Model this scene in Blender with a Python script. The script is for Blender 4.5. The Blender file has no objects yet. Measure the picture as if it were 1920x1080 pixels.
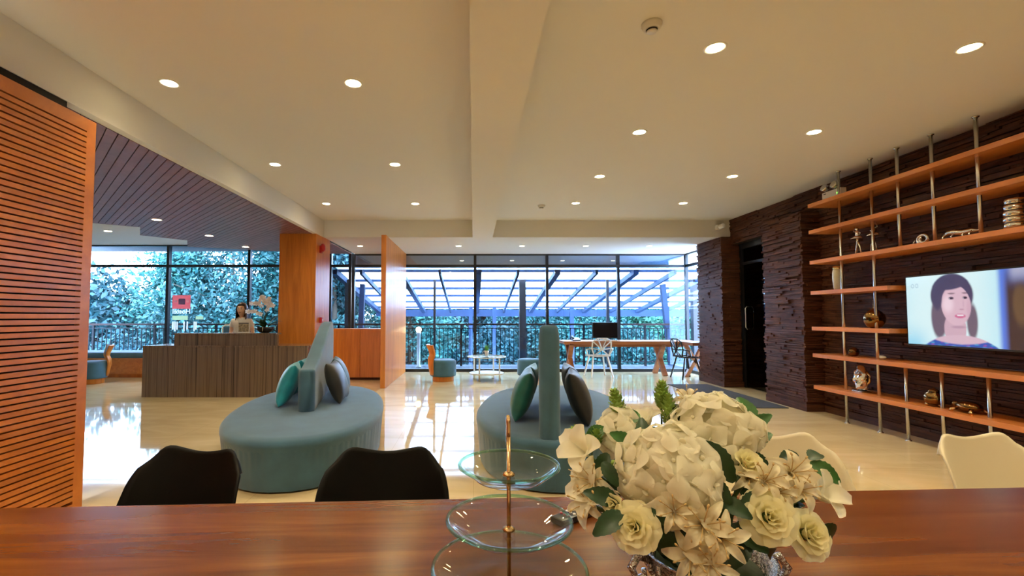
import bpy, math, random
from mathutils import Vector, Matrix, noise as mnoise
random.seed(7)
PI = math.pi
scene = bpy.context.scene
COL = scene.collection

# ------------------------------------------------------------------ camera
F, PX, PY, CAMH = 860.0, 888.0, 555.0, 1.3          # focal length and principal point in photo pixels (1920 x 1080)
PITCH = math.atan((594 - PY) / F)
cam = bpy.data.cameras.new('camera')
cam.sensor_width = 36.0
cam.lens = 36.0 * F / 1920
cam.shift_x = (960 - PX) / 1920
cam.shift_y = (PY - 540) / 1920
cam.clip_start = 0.05
camo = bpy.data.objects.new('camera', cam)
COL.objects.link(camo)
camo.location = (0, 0, CAMH)
camo.rotation_euler = (PI / 2 + PITCH, 0, 0)
scene.camera = camo

# ------------------------------------------------------------------ sky and exposure
SKY_STRENGTH = 9.5
LAMP_W = 21.5
world = bpy.data.worlds.new('overcast_sky')
scene.world = world
world.use_nodes = True
bg = world.node_tree.nodes['Background']
bg.inputs[0].default_value = (0.80, 0.87, 1.0, 1)
bg.inputs[1].default_value = SKY_STRENGTH
scene.view_settings.view_transform = 'Standard'
scene.view_settings.look = 'None'
scene.view_settings.gamma = 1
scene.view_settings.use_curve_mapping = False
scene.view_settings.exposure = 1.4
scene.cycles.sample_clamp_indirect = 4.0
scene.cycles.max_bounces = 10
scene.cycles.transparent_max_bounces = 16


# ------------------------------------------------------------------ helpers
def ray(px, py):
    u, v = (px - PX) / F, (PY - py) / F
    c, s = math.cos(PITCH), math.sin(PITCH)
    return Vector((u, c - s * v, s + c * v))


def at_z(px, py, z):
    r = ray(px, py)
    return r * ((z - CAMH) / r.z) + Vector((0, 0, CAMH))


def at_y(px, py, y):
    r = ray(px, py)
    return r * (y / r.y) + Vector((0, 0, CAMH))


def at_x(px, py, x):
    r = ray(px, py)
    return r * (x / r.x) + Vector((0, 0, CAMH))


class MB:
    """collects shapes, then links them as ONE mesh object"""

    def __init__(s):
        s.v, s.f = [], []

    def add(s, vs, fs):
        n = len(s.v)
        s.v += [tuple(p) for p in vs]
        s.f += [tuple(i + n for i in q) for q in fs]
        return s

    def box(s, a, b):
        (x0, y0, z0), (x1, y1, z1) = a, b
        return s.add([(x0, y0, z0), (x1, y0, z0), (x1, y1, z0), (x0, y1, z0), (x0, y0, z1), (x1, y0, z1), (x1, y1, z1), (x0, y1, z1)],
                     [(3, 2, 1, 0), (4, 5, 6, 7), (0, 1, 5, 4), (1, 2, 6, 5), (2, 3, 7, 6), (3, 0, 4, 7)])

    def bar(s, p, q, w, h=None, up=(0, 0, 1)):
        """rectangular bar from p to q, w across, h along up"""
        h = h or w
        p, q = Vector(p), Vector(q)
        d = (q - p).normalized()
        up = Vector(up)
        if abs(d.dot(up)) > .97:
            up = Vector((0, 1, 0))
        a = d.cross(up).normalized()
        b = a.cross(d)
        vs = []
        for e in (p, q):
            for i, j in ((-1, -1), (1, -1), (1, 1), (-1, 1)):
                vs.append(e + a * (w / 2 * i) + b * (h / 2 * j))
        return s.add(vs, [(3, 2, 1, 0), (4, 5, 6, 7), (0, 1, 5, 4), (1, 2, 6, 5), (2, 3, 7, 6), (3, 0, 4, 7)])

    def tube(s, pts, r, n=10, closed=False, cap=True):
        pts = [Vector(p) for p in pts]
        m = len(pts)
        rs = r if isinstance(r, (list, tuple)) else [r] * m
        ref = None
        vs, fs = [], []
        for i, p in enumerate(pts):
            if closed:
                d = pts[(i + 1) % m] - pts[i - 1]
            else:
                d = pts[min(i + 1, m - 1)] - pts[max(i - 1, 0)]
            d.normalize()
            if ref is None:
                ref = Vector((0, 0, 1)) if abs(d.z) < .9 else Vector((1, 0, 0))
            a = d.cross(ref)
            if a.length < 1e-5:
                a = d.cross(Vector((0, 1, 0)))
            a.normalize()
            b = a.cross(d).normalized()
            ref = b
            for k in range(n):
                t = 2 * PI * k / n
                vs.append(p + (a * math.cos(t) + b * math.sin(t)) * rs[i])
        for i in range(m if closed else m - 1):
            j = (i + 1) % m
            for k in range(n):
                l = (k + 1) % n
                fs.append((i * n + k, i * n + l, j * n + l, j * n + k))
        if cap and not closed:
            fs.append(tuple(range(n - 1, -1, -1)))
            fs.append(tuple((m - 1) * n + k for k in range(n)))
        return s.add(vs, fs)

    def lathe(s, prof, n=32, c=(0, 0, 0), sx=1, sy=1, closed=False):
        """prof: (radius, z) list, turned round z at c"""
        vs, fs = [], []
        m = len(prof)
        for r, z in prof:
            for k in range(n):
                t = 2 * PI * k / n
                vs.append((c[0] + r * math.cos(t) * sx, c[1] + r * math.sin(t) * sy, c[2] + z))
        for i in range(m if closed else m - 1):
            for k in range(n):
                l = (k + 1) % n
                j = (i + 1) % m
                fs.append((i * n + k, i * n + l, j * n + l, j * n + k))
        if not closed:
            if prof[0][0] > 1e-6:
                fs.append(tuple(range(n - 1, -1, -1)))
            if prof[-1][0] > 1e-6:
                fs.append(tuple((m - 1) * n + k for k in range(n)))
        return s.add(vs, fs)

    def grid(s, fn, nu, nv, closed_u=False):
        vs = [fn(i / (nu if closed_u else nu - 1), j / (nv - 1)) for j in range(nv) for i in range(nu)]
        fs = []
        for j in range(nv - 1):
            for i in range(nu if closed_u else nu - 1):
                k = (i + 1) % nu
                fs.append((j * nu + i, j * nu + k, (j + 1) * nu + k, (j + 1) * nu + i))
        return s.add(vs, fs)

    def prism(s, poly, z0, z1):
        n = len(poly)
        vs = [(x, y, z0) for x, y in poly] + [(x, y, z1) for x, y in poly]
        fs = [tuple(range(n - 1, -1, -1)), tuple(range(n, 2 * n))] + [(i, (i + 1) % n, n + (i + 1) % n, n + i) for i in range(n)]
        return s.add(vs, fs)

    def ball(s, c, r, n=16, m=10, sc=(1, 1, 1)):
        prof = [(max(1e-7, math.sin(PI * i / m)) * 1, -math.cos(PI * i / m)) for i in range(m + 1)]
        vs, fs = [], []
        for a, z in prof:
            for k in range(n):
                t = 2 * PI * k / n
                vs.append((c[0] + r * a * math.cos(t) * sc[0], c[1] + r * a * math.sin(t) * sc[1], c[2] + r * z * sc[2]))
        for i in range(m):
            for k in range(n):
                l = (k + 1) % n
                fs.append((i * n + k, i * n + l, (i + 1) * n + l, (i + 1) * n + k))
        return s.add(vs, fs)

    def xform(s, M):
        s.v = [tuple(M @ Vector(p)) for p in s.v]
        return s

    def mesh(s, name, mat=None, smooth=False):
        me = bpy.data.meshes.new(name)
        me.from_pydata(s.v, [], s.f)
        if smooth:
            me.polygons.foreach_set('use_smooth', [True] * len(me.polygons))
        if mat:
            me.materials.append(mat)
        me.update()
        return me

    def build(s, name, mat, parent=None, smooth=False, bevel=0, subsurf=0, solid=0, at=None, world=False, segs=2):
        """world=True: the shapes were given in world coordinates and the parent only has a location"""
        if world and parent is not None:
            l = parent.location
            s.v = [(x - l.x, y - l.y, z - l.z) for x, y, z in s.v]
        o = link(name, s.mesh(name, mat, smooth), parent)
        if at is not None:
            o.location = at
        mods(o, bevel, subsurf, solid, segs)
        return o


def mods(o, bevel=0, subsurf=0, solid=0, segs=2):
    if solid:
        m = o.modifiers.new('solid', 'SOLIDIFY')
        m.thickness = solid
        m.offset = 0
    if bevel:
        m = o.modifiers.new('bevel', 'BEVEL')
        m.width = bevel
        m.segments = segs
        m.limit_method = 'ANGLE'
    if subsurf:
        m = o.modifiers.new('sub', 'SUBSURF')
        m.levels = m.render_levels = subsurf


def link(name, data, parent=None):
    o = bpy.data.objects.new(name, data)
    COL.objects.link(o)
    if parent is not None:
        o.parent = parent
    return o


def empty(name, loc=(0, 0, 0), rz=0, parent=None):
    o = link(name, None, parent)
    o.location = loc
    o.rotation_euler = (0, 0, rz)
    o.empty_display_size = .1
    return o


def tag(o, label, cat, group=None):
    o['label'] = label
    o['category'] = cat
    if group:
        o['group'] = group
    return o


def struct(o, label=None):
    o['kind'] = 'structure'
    if label:
        o['label'] = label
    return o


def copy_tree(o, parent=None):
    c = o.copy()
    COL.objects.link(c)
    c.parent = parent
    for ch in [x for x in o.children]:
        copy_tree(ch, c)
    return c


# ------------------------------------------------------------------ materials
def newmat(name):
    m = bpy.data.materials.new(name)
    m.use_nodes = True
    nt = m.node_tree
    return m, nt, nt.nodes['Principled BSDF']


def plain(name, col, rough=.5, metal=0, spec=.5, bump=0, bscale=60, emit=None, estr=0, coat=0, var=0, vscale=8, sheen=0, trans=0, sub=0):
    m, nt, b = newmat(name)
    b.inputs['Base Color'].default_value = (*col, 1)
    b.inputs['Roughness'].default_value = rough
    b.inputs['Metallic'].default_value = metal
    b.inputs['Specular IOR Level'].default_value = spec
    b.inputs['Coat Weight'].default_value = coat
    b.inputs['Sheen Weight'].default_value = sheen
    b.inputs['Transmission Weight'].default_value = trans
    if sub:
        b.inputs['Subsurface Weight'].default_value = sub
        b.inputs['Subsurface Radius'].default_value = (.01, .008, .005)
    if emit:
        b.inputs['Emission Color'].default_value = (*emit, 1)
        b.inputs['Emission Strength'].default_value = estr
    if var or bump:
        tc = nt.nodes.new('ShaderNodeTexCoord')
        if var:
            n = nt.nodes.new('ShaderNodeTexNoise')
            n.inputs['Scale'].default_value = vscale
            n.inputs['Detail'].default_value = 4
            nt.links.new(tc.outputs['Object'], n.inputs['Vector'])
            r = nt.nodes.new('ShaderNodeValToRGB')
            r.color_ramp.elements[0].position = .3
            r.color_ramp.elements[1].position = .7
            r.color_ramp.elements[0].color = (*[c * (1 - var) for c in col], 1)
            r.color_ramp.elements[1].color = (*[min(1, c * (1 + var)) for c in col], 1)
            nt.links.new(n.outputs['Fac'], r.inputs['Fac'])
            nt.links.new(r.outputs['Color'], b.inputs['Base Color'])
        if bump:
            n = nt.nodes.new('ShaderNodeTexNoise')
            n.inputs['Scale'].default_value = bscale
            n.inputs['Detail'].default_value = 3
            nt.links.new(tc.outputs['Object'], n.inputs['Vector'])
            bp = nt.nodes.new('ShaderNodeBump')
            bp.inputs['Strength'].default_value = bump
            bp.inputs['Distance'].default_value = .01
            nt.links.new(n.outputs['Fac'], bp.inputs['Height'])
            nt.links.new(bp.outputs['Normal'], b.inputs['Normal'])
    return m


def wood(name, stops, stretch=(1, 12, 12), scale=1.6, rough=.4, coat=0, bump=.05, detail=6, spec=.5, fine=0.0, coords='Object', rand=0.0):
    """grain: noise stretched by `stretch` (small number = along the grain); stops = [(pos, colour), ...]; rand: tone shift from object to object"""
    m, nt, b = newmat(name)
    L = nt.links.new
    tc = nt.nodes.new('ShaderNodeTexCoord')
    mp = nt.nodes.new('ShaderNodeMapping')
    mp.inputs['Scale'].default_value = stretch
    L(tc.outputs[coords], mp.inputs['Vector'])
    if rand:
        oi = nt.nodes.new('ShaderNodeObjectInfo')
        mu = nt.nodes.new('ShaderNodeMath')
        mu.operation = 'MULTIPLY'
        mu.inputs[1].default_value = 40
        L(oi.outputs['Random'], mu.inputs[0])
        L(mu.outputs[0], mp.inputs['Location'])
    n = nt.nodes.new('ShaderNodeTexNoise')
    n.inputs['Scale'].default_value = scale
    n.inputs['Detail'].default_value = detail
    n.inputs['Roughness'].default_value = .6
    n.inputs['Distortion'].default_value = .6
    L(mp.outputs[0], n.inputs['Vector'])
    r = nt.nodes.new('ShaderNodeValToRGB')
    el = r.color_ramp.elements
    while len(el) < len(stops):
        el.new(.5)
    for e, (p, c) in zip(el, stops):
        e.position = p
        e.color = (*c, 1)
    L(n.outputs['Fac'], r.inputs['Fac'])
    out = r.outputs['Color']
    if rand:
        hs = nt.nodes.new('ShaderNodeHueSaturation')
        mr = nt.nodes.new('ShaderNodeMapRange')
        mr.inputs['To Min'].default_value = 1 - rand
        mr.inputs['To Max'].default_value = 1 + rand
        L(oi.outputs['Random'], mr.inputs['Value'])
        L(mr.outputs[0], hs.inputs['Value'])
        L(out, hs.inputs['Color'])
        out = hs.outputs['Color']
    L(out, b.inputs['Base Color'])
    b.inputs['Roughness'].default_value = rough
    b.inputs['Coat Weight'].default_value = coat
    b.inputs['Coat Roughness'].default_value = .2
    b.inputs['Specular IOR Level'].default_value = spec
    if bump:
        bp = nt.nodes.new('ShaderNodeBump')
        bp.inputs['Strength'].default_value = bump
        bp.inputs['Distance'].default_value = .004
        L(n.outputs['Fac'], bp.inputs['Height'])
        L(bp.outputs['Normal'], b.inputs['Normal'])
    return m


def glass_pane(name, tint, refl=.07, rough=0.0):
    m = bpy.data.materials.new(name)
    m.use_nodes = True
    nt = m.node_tree
    nt.nodes.clear()
    out = nt.nodes.new('ShaderNodeOutputMaterial')
    mix = nt.nodes.new('ShaderNodeMixShader')
    tr = nt.nodes.new('ShaderNodeBsdfTransparent')
    tr.inputs[0].default_value = (*tint, 1)
    gl = nt.nodes.new('ShaderNodeBsdfGlossy')
    gl.inputs['Roughness'].default_value = rough
    f0 = ((refl * 6) / (2 + refl * 6)) ** 2          # Schlick's curve, the same from either side of a thin pane
    lw = nt.nodes.new('ShaderNodeLayerWeight')
    lw.inputs['Blend'].default_value = .5
    pw = nt.nodes.new('ShaderNodeMath')
    pw.operation = 'POWER'
    pw.inputs[1].default_value = 5
    ma = nt.nodes.new('ShaderNodeMath')
    ma.operation = 'MULTIPLY_ADD'
    ma.inputs[1].default_value = 1 - f0
    ma.inputs[2].default_value = f0
    nt.links.new(lw.outputs['Facing'], pw.inputs[0])
    nt.links.new(pw.outputs[0], ma.inputs[0])
    nt.links.new(ma.outputs[0], mix.inputs[0])
    nt.links.new(tr.outputs[0], mix.inputs[1])
    nt.links.new(gl.outputs[0], mix.inputs[2])
    nt.links.new(mix.outputs[0], out.inputs[0])
    return m


def clear_glass(name, col=(1, 1, 1), ior=1.45):
    m, nt, b = newmat(name)
    b.inputs['Base Color'].default_value = (*col, 1)
    b.inputs['Roughness'].default_value = 0.0
    b.inputs['IOR'].default_value = ior
    b.inputs['Transmission Weight'].default_value = 1.0
    return m


M = {}
M['ceiling_white'] = plain('ceiling_white', (.80, .77, .70), .85)
M['wall_paint'] = plain('wall_paint', (.74, .69, .60), .8)
M['orange_wood'] = wood('orange_wood', [(.25, (.50, .14, .016)), (.55, (.68, .225, .028)), (.8, (.80, .30, .045))], (9, 9, .7), 1.5, .36, .15, rand=.06)
M['orange_wood_h'] = wood('orange_wood_h', [(.25, (.40, .13, .025)), (.55, (.56, .21, .045)), (.8, (.66, .28, .07))], (9, .7, 9), 1.5, .38, .1)
M['shelf_wood'] = wood('shelf_wood', [(.25, (.50, .155, .030)), (.6, (.62, .21, .045)), (.85, (.70, .27, .06))], (12, .6, 12), 1.4, .42, .05)
M['slat_wood'] = wood('slat_wood', [(.25, (.40, .11, .016)), (.55, (.56, .17, .026)), (.8, (.68, .24, .04))], (10, 3, 3), 1.2, .36, .2, rand=.08)
M['plank_wood'] = wood('plank_wood', [(.25, (.20, .075, .068)), (.55, (.27, .108, .095)), (.85, (.33, .145, .125))], (4, 4, 8), 1.2, .45, .12, rand=.12)
M['zebra'] = wood('zebra', [(.28, (.045, .032, .026)), (.42, (.15, .095, .06)), (.55, (.24, .155, .09)), (.72, (.10, .072, .055)), (.9, (.30, .20, .115))], (26, 26, .25), 1.5, .16, .4, 0, 5)
M['table_wood'] = wood('table_wood', [(.22, (.060, .013, .003)), (.45, (.110, .028, .005)), (.62, (.165, .048, .008)), (.85, (.26, .09, .014))], (.55, 7, 7), 1.7, .24, .0, .03, spec=.4)
M['strip_wood'] = wood('strip_wood', [(.25, (.032, .011, .007)), (.5, (.080, .028, .015)), (.75, (.155, .052, .025)), (.92, (.24, .09, .04))], (3, 3, 26), 1.3, .6, .0, .1, spec=.25)
M['desk_wood'] = wood('desk_wood', [(.3, (.24, .075, .02)), (.6, (.36, .125, .035)), (.85, (.44, .17, .05))], (.7, 8, 8), 1.5, .35, .2)
M['dark_gap'] = plain('dark_gap', (.012, .008, .006), .9)
M['frame_black'] = plain('frame_black', (.010, .011, .014), .35)
M['steel_blue'] = plain('steel_blue', (.018, .040, .095), .6, spec=.25)
M['dark_post'] = plain('dark_post', (.03, .024, .026), .45)
M['rail_black'] = plain('rail_black', (.008, .009, .012), .6, spec=.15)
M['rail_brown'] = plain('rail_brown', (.035, .018, .016), .6, spec=.12)
M['chrome'] = plain('chrome', (.62, .62, .62), .22, 1)
M['silver'] = plain('silver', (.78, .76, .72), .13, 1, bump=.25, bscale=40)
M['gold_dark'] = plain('gold_dark', (.20, .11, .04), .08, 1)
M['brass'] = plain('brass', (.62, .42, .20), .14, 1)
M['white_plastic'] = plain('white_plastic', (.75, .72, .66), .35)
M['white_metal'] = plain('white_metal', (.82, .80, .76), .3)
M['cream_shell'] = plain('cream_shell', (.70, .62, .44), .38)
M['black_shell'] = plain('black_shell', (.003, .003, .003), .5, spec=.14)
M['black_plastic'] = plain('black_plastic', (.010, .010, .011), .3)
M['teal_velvet'] = plain('teal_velvet', (.040, .115, .190), .9, bump=.12, bscale=300, var=.14, vscale=5, sheen=.35)
M['blue_fabric'] = plain('blue_fabric', (.055, .165, .26), .85, bump=.1, bscale=300, var=.1, vscale=8, sheen=.25)
M['turquoise_satin'] = plain('turquoise_satin', (.010, .30, .40), .38, var=.2, vscale=9, sheen=.3)
M['green_satin'] = plain('green_satin', (.008, .14, .12), .4, var=.25, vscale=9, sheen=.3)
M['charcoal_satin'] = plain('charcoal_satin', (.018, .020, .023), .42, var=.2, vscale=9, sheen=.2)
M['dteal_satin'] = plain('dteal_satin', (.012, .055, .065), .45, sheen=.3)
M['mat_grey'] = plain('mat_grey', (.055, .055, .06), .95, bump=.5, bscale=400)
M['red_plastic'] = plain('red_plastic', (.45, .012, .02), .35)
M['lamp_glow'] = plain('lamp_glow', (1, .95, .8), .5, emit=(1, .86, .55), estr=30)
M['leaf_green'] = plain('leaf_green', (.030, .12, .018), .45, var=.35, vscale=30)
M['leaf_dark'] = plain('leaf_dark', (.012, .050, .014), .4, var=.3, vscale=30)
M['hop_green'] = plain('hop_green', (.30, .46, .10), .6, var=.2, vscale=60)
M['stem_green'] = plain('stem_green', (.05, .10, .02), .5)
def petal(name, col, through=.38):
    m = plain(name, col, .6, var=.05, vscale=20)
    nt = m.node_tree
    b = nt.nodes['Principled BSDF']
    t = nt.nodes.new('ShaderNodeBsdfTranslucent')
    t.inputs[0].default_value = (*col, 1)
    mx = nt.nodes.new('ShaderNodeMixShader')
    mx.inputs[0].default_value = through
    nt.links.new(b.outputs[0], mx.inputs[1])
    nt.links.new(t.outputs[0], mx.inputs[2])
    nt.links.new(mx.outputs[0], nt.nodes['Material Output'].inputs[0])
    return m


M['petal_white'] = petal('petal_white', (.94, .91, .74))
M['petal_rose'] = petal('petal_rose', (.95, .90, .58))
M['petal_orchid'] = petal('petal_orchid', (.95, .88, .82), .55)
M['petal_lily'] = petal('petal_lily', (.92, .85, .62))
M['stamen'] = plain('stamen', (.55, .38, .15), .6)
M['skin'] = plain('skin', (.86, .54, .37), .5, sub=.15)
M['hair'] = plain('hair', (.045, .018, .010), .4, var=.4, vscale=40)
M['polo_white'] = plain('polo_white', (.76, .72, .66), .8)
M['trouser'] = plain('trouser', (.02, .022, .03), .8)
M['eye_dark'] = plain('eye_dark', (.02, .012, .01), .3)
M['lip'] = plain('lip', (.40, .11, .09), .5)
M['paper'] = plain('paper', (.80, .79, .76), .7)
M['bark'] = plain('bark', (.06, .045, .03), .9)
M['concrete'] = plain('concrete', (.14, .15, .17), .85, var=.1, vscale=3)
M['ground'] = plain('ground', (.06, .075, .06), .95, var=.3, vscale=.5)
M['pane'] = glass_pane('pane', (.73, .86, 1.0), .075)
M['pane_top'] = glass_pane('pane_top', (.73, .86, 1.0), .32)
M['door_glass'] = glass_pane('door_glass', (.10, .10, .095), .09)
M['clear_glass'] = clear_glass('clear_glass', (.95, .99, .96))
M['plate_glass'] = glass_pane('plate_glass', (.955, .985, .97), .085)
M['rim_glass'] = glass_pane('rim_glass', (.62, .84, .70), .11)
M['table_glass'] = glass_pane('table_glass', (.88, .96, .95), .09)
for i, (c, v) in enumerate((((.007, .070, .070), .5), ((.011, .100, .088), .5), ((.004, .050, .060), .5), ((.022, .130, .080), .45))):  # blue haze and window glare are mixed into these leaf colours
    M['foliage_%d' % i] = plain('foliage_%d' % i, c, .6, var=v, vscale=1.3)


def floor_material():
    m, nt, b = newmat('polished_marble')
    L = nt.links.new
    tc = nt.nodes.new('ShaderNodeTexCoord')
    n = nt.nodes.new('ShaderNodeTexNoise')
    n.inputs['Scale'].default_value = 1.1
    n.inputs['Detail'].default_value = 8
    n.inputs['Distortion'].default_value = 1.8
    mp = nt.nodes.new('ShaderNodeMapping')
    mp.inputs['Scale'].default_value = (.8, 2.6, 1)
    L(tc.outputs['Object'], mp.inputs[0])
    L(mp.outputs[0], n.inputs['Vector'])
    r = nt.nodes.new('ShaderNodeValToRGB')
    r.color_ramp.elements[0].position = .3
    r.color_ramp.elements[0].color = (.66, .52, .29, 1)
    r.color_ramp.elements[1].position = .72
    r.color_ramp.elements[1].color = (.80, .65, .39, 1)
    L(n.outputs['Fac'], r.inputs['Fac'])
    br = nt.nodes.new('ShaderNodeTexBrick')
    br.offset = 0
    br.inputs['Scale'].default_value = 1
    br.inputs['Brick Width'].default_value = .8
    br.inputs['Row Height'].default_value = .8
    br.inputs['Mortar Size'].default_value = .0015
    br.inputs['Mortar Smooth'].default_value = 0
    br.inputs['Color1'].default_value = br.inputs['Color2'].default_value = (1, 1, 1, 1)
    br.inputs['Mortar'].default_value = (.72, .68, .62, 1)
    L(tc.outputs['Object'], br.inputs['Vector'])
    mx = nt.nodes.new('ShaderNodeMix')
    mx.data_type = 'RGBA'
    mx.blend_type = 'MULTIPLY'
    mx.inputs[0].default_value = 1
    L(r.outputs[0], mx.inputs[6])
    L(br.outputs['Color'], mx.inputs[7])
    L(mx.outputs[2], b.inputs['Base Color'])
    b.inputs['Roughness'].default_value = .045
    b.inputs['Specular IOR Level'].default_value = .5
    return m


M['marble'] = floor_material()
ROOM_Z, SOFFIT_Z = 3.12, 2.80
GLASS_Y = 10.95
WALL_X = 4.83

# ---- floor, ceilings
struct(MB().box((-9.7, -3.0, -.12), (5.3, GLASS_Y + .1, 0)).build('floor', M['marble']), 'polished beige marble floor')
struct(MB().box((-2.9, -3.0, ROOM_Z), (5.3, 8.6, ROOM_Z + .15)).build('ceiling', M['ceiling_white']), 'white plaster ceiling')
struct(MB().box((-2.83, 8.6, SOFFIT_Z), (5.3, GLASS_Y + .1, ROOM_Z + .15)).build('ceiling_soffit', M['ceiling_white']), 'lowered white ceiling band along the windows')
struct(MB().box((-.02, -3.0, SOFFIT_Z), (.36, 8.6, ROOM_Z)).build('ceiling_beam', M['ceiling_white']), 'white ceiling beam')
struct(MB().box((-2.91, -3.0, SOFFIT_Z), (-2.83, 8.6, ROOM_Z + .15)).build('ceiling_bulkhead', M['ceiling_white']), 'white bulkhead beside the wooden ceiling')
struct(MB().box((-9.7, 3.0, 3.02), (-2.91, GLASS_Y + .1, 3.2)).build('ceiling_reception', M['ceiling_white']), 'white ceiling over the reception lounge')

# ---- diagonal plank ceiling over the reception
tooth = [(-4.0, 10.62), (-6.13, 9.77), (-5.63, 8.96), (-6.14, 8.38), (-5.59, 7.63), (-6.05, 7.33), (-9.6, 5.02)]
region = [(-2.92, 3.12), (-2.92, 10.9), (-3.4, 10.86)] + tooth + [(-9.6, 3.12)]
wc = struct(MB().prism(region, SOFFIT_Z + .016, SOFFIT_Z + .12).build('ceiling_wood', M['dark_gap']), 'wooden plank ceiling with a saw-tooth edge')


def clip(poly, nx, ny, c, keep_ge):
    out = []
    for i, p in enumerate(poly):
        q = poly[(i + 1) % len(poly)]
        dp, dq = p[0] * nx + p[1] * ny - c, q[0] * nx + q[1] * ny - c
        if not keep_ge:
            dp, dq = -dp, -dq
        if dp >= 0:
            out.append(p)
        if dp * dq < 0:
            t = dp / (dp - dq)
            out.append((p[0] + (q[0] - p[0]) * t, p[1] + (q[1] - p[1]) * t))
    return out


S2 = math.sqrt(.5)
PW = .085
c0 = -4.8
while c0 < 6.0:
    p = clip(clip(region, S2, S2, c0 + .004, True), S2, S2, c0 + PW - .004, False)
    if len(p) >= 3:
        MB().prism(p, SOFFIT_Z, SOFFIT_Z + .018).build('plank', M['plank_wood'], wc)
    c0 += PW

# ---- slatted wooden wall on the left, in front of the camera's left hand
PANX, PANY, PANZ = -2.655, 3.17, 2.66
wl = struct(MB().box((PANX - .16, -3.0, 0), (PANX - .035, PANY - .012, PANZ)).build('wall_left', M['dark_gap']), 'slatted wooden wall panel')
MB().box((PANX - .16, PANY - .075, 0), (PANX, PANY, PANZ)).build('stile', M['slat_wood'], wl)
MB().box((PANX - .16, -3.0, PANZ - .085), (PANX, PANY - .075, PANZ)).build('top_rail', M['slat_wood'], wl)
MB().box((PANX - .16, -3.0, 0), (PANX, PANY - .075, .06)).build('bottom_rail', M['slat_wood'], wl)
pitch = .0378
me = MB().box((-.036, -6.0, 0), (0, -.0, .0275)).mesh('slat', M['slat_wood'])
z = PANZ - .085 - pitch
while z > .06:
    o = link('slat', me, wl)
    o.location = (PANX, PANY - .075, z)
    z -= pitch
struct(MB().box((-2.91, -3.0, PANZ), (-2.84, PANY - .03, SOFFIT_Z)).build('trim_1', M['dark_gap']), 'dark shadow gap above the slatted wall')
struct(MB().box((-9.7, 2.9, 0), (-2.915, 3.12, 3.2)).build('wall_lounge', M['wall_paint']))
struct(MB().box((-9.8, 2.9, 0), (-9.6, GLASS_Y, 3.2)).build('wall_far_left', M['wall_paint']))
struct(MB().box((-2.9, -3.1, 0), (5.3, -3.0, 3.2)).build('wall_back', M['wall_paint']))

# ---- wood-clad column beside the reception desk, and the wooden fin wall
col = struct(MB().box((-3.50, 8.22, 0), (-2.84, 9.02, SOFFIT_Z + .01)).build('wall_column', M['orange_wood'], bevel=.004), 'orange wood-clad column beside the reception desk')
fin = struct(MB().box((-1.70, 8.40, 0), (-1.61, GLASS_Y - .03, SOFFIT_Z + .01)).build('wall_fin', M['orange_wood'], bevel=.003), 'upright wooden fin wall')

# ---- right-hand wall: dark wood strips of uneven depth on wall and columns
wr = struct(MB().box((WALL_X + .03, -3.0, 0), (5.3, 7.2, ROOM_Z)).build('wall_right', M['dark_gap']), 'dark wall of stacked wood strips')
MB().box((WALL_X + .03, 7.2, 2.66), (5.3, 9.5, ROOM_Z)).build('lintel', M['dark_gap'], wr)
c1 = struct(MB().box((4.66, 8.56, 0), (5.3, 9.47, SOFFIT_Z)).build('wall_column_far', M['dark_gap']), 'strip-clad column on the window side of the door')
c2 = struct(MB().box((4.60, 6.38, 0), (5.3, 7.22, SOFFIT_Z - .02)).build('wall_column_near', M['dark_gap']), 'strip-clad column between the door and the shelves')
rs = random.Random(3)


def strips(name, parent, origin, along, outw, length, z0, z1, h=.030):
    """rows of strips on a vertical face: origin, unit vectors along and out of the face"""
    b = MB()
    o, a, n = Vector(origin), Vector(along), Vector(outw)
    z = z0
    while z < z1 - .004:
        hh = min(h * rs.uniform(.75, 1.25), z1 - z)
        t = -rs.uniform(0, .3)
        while t < length:
            l = rs.uniform(.14, .55)
            t0, t1 = max(t, 0), min(t + l, length)
            if t1 - t0 > .01:
                d = .010 + rs.random() ** 1.6 * .042
                p0, p1 = o + a * t0, o + a * (t1 - .0015)
                vs = []
                for zz in (z, z + hh - .0035):
                    vs += [p0 + Vector((0, 0, zz)), p1 + Vector((0, 0, zz)), p1 + n * d + Vector((0, 0, zz)), p0 + n * d + Vector((0, 0, zz))]
                b.add(vs, [(2, 3, 7, 6), (4, 5, 6, 7), (3, 2, 1, 0), (1, 2, 6, 5), (0, 4, 7, 3)])
            t += l
        z += hh
    ob = b.build(name, M['strip_wood'], parent)
    ob['kind'] = 'stuff'
    return ob


strips('wood_strips', wr, (WALL_X + .03, -1.0, 0), (0, 1, 0), (-1, 0, 0), 7.38, .09, ROOM_Z)
strips('wood_strips', wr, (WALL_X + .03, 6.38, 0), (0, 1, 0), (-1, 0, 0), 2.62, 2.66, ROOM_Z)
MB().box((WALL_X - .02, -3.0, 0), (WALL_X + .04, 6.4, .09)).build('skirting', M['strip_wood'], wr)
for cc, x, y0, y1, top in ((c1, 4.66, 8.56, 9.47, SOFFIT_Z), (c2, 4.60, 6.38, 7.22, SOFFIT_Z - .02)):
    strips('wood_strips', cc, (x, y0, 0), (0, 1, 0), (-1, 0, 0), y1 - y0, .10, top)
    strips('wood_strips', cc, (x - .03, y0, 0), (1, 0, 0), (0, -1, 0), 5.0 - x, .10, top)
    MB().box((x - .04, y0 - .04, 0), (5.0, y1, .10)).build('skirting', M['strip_wood'], cc, bevel=.003)

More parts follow.
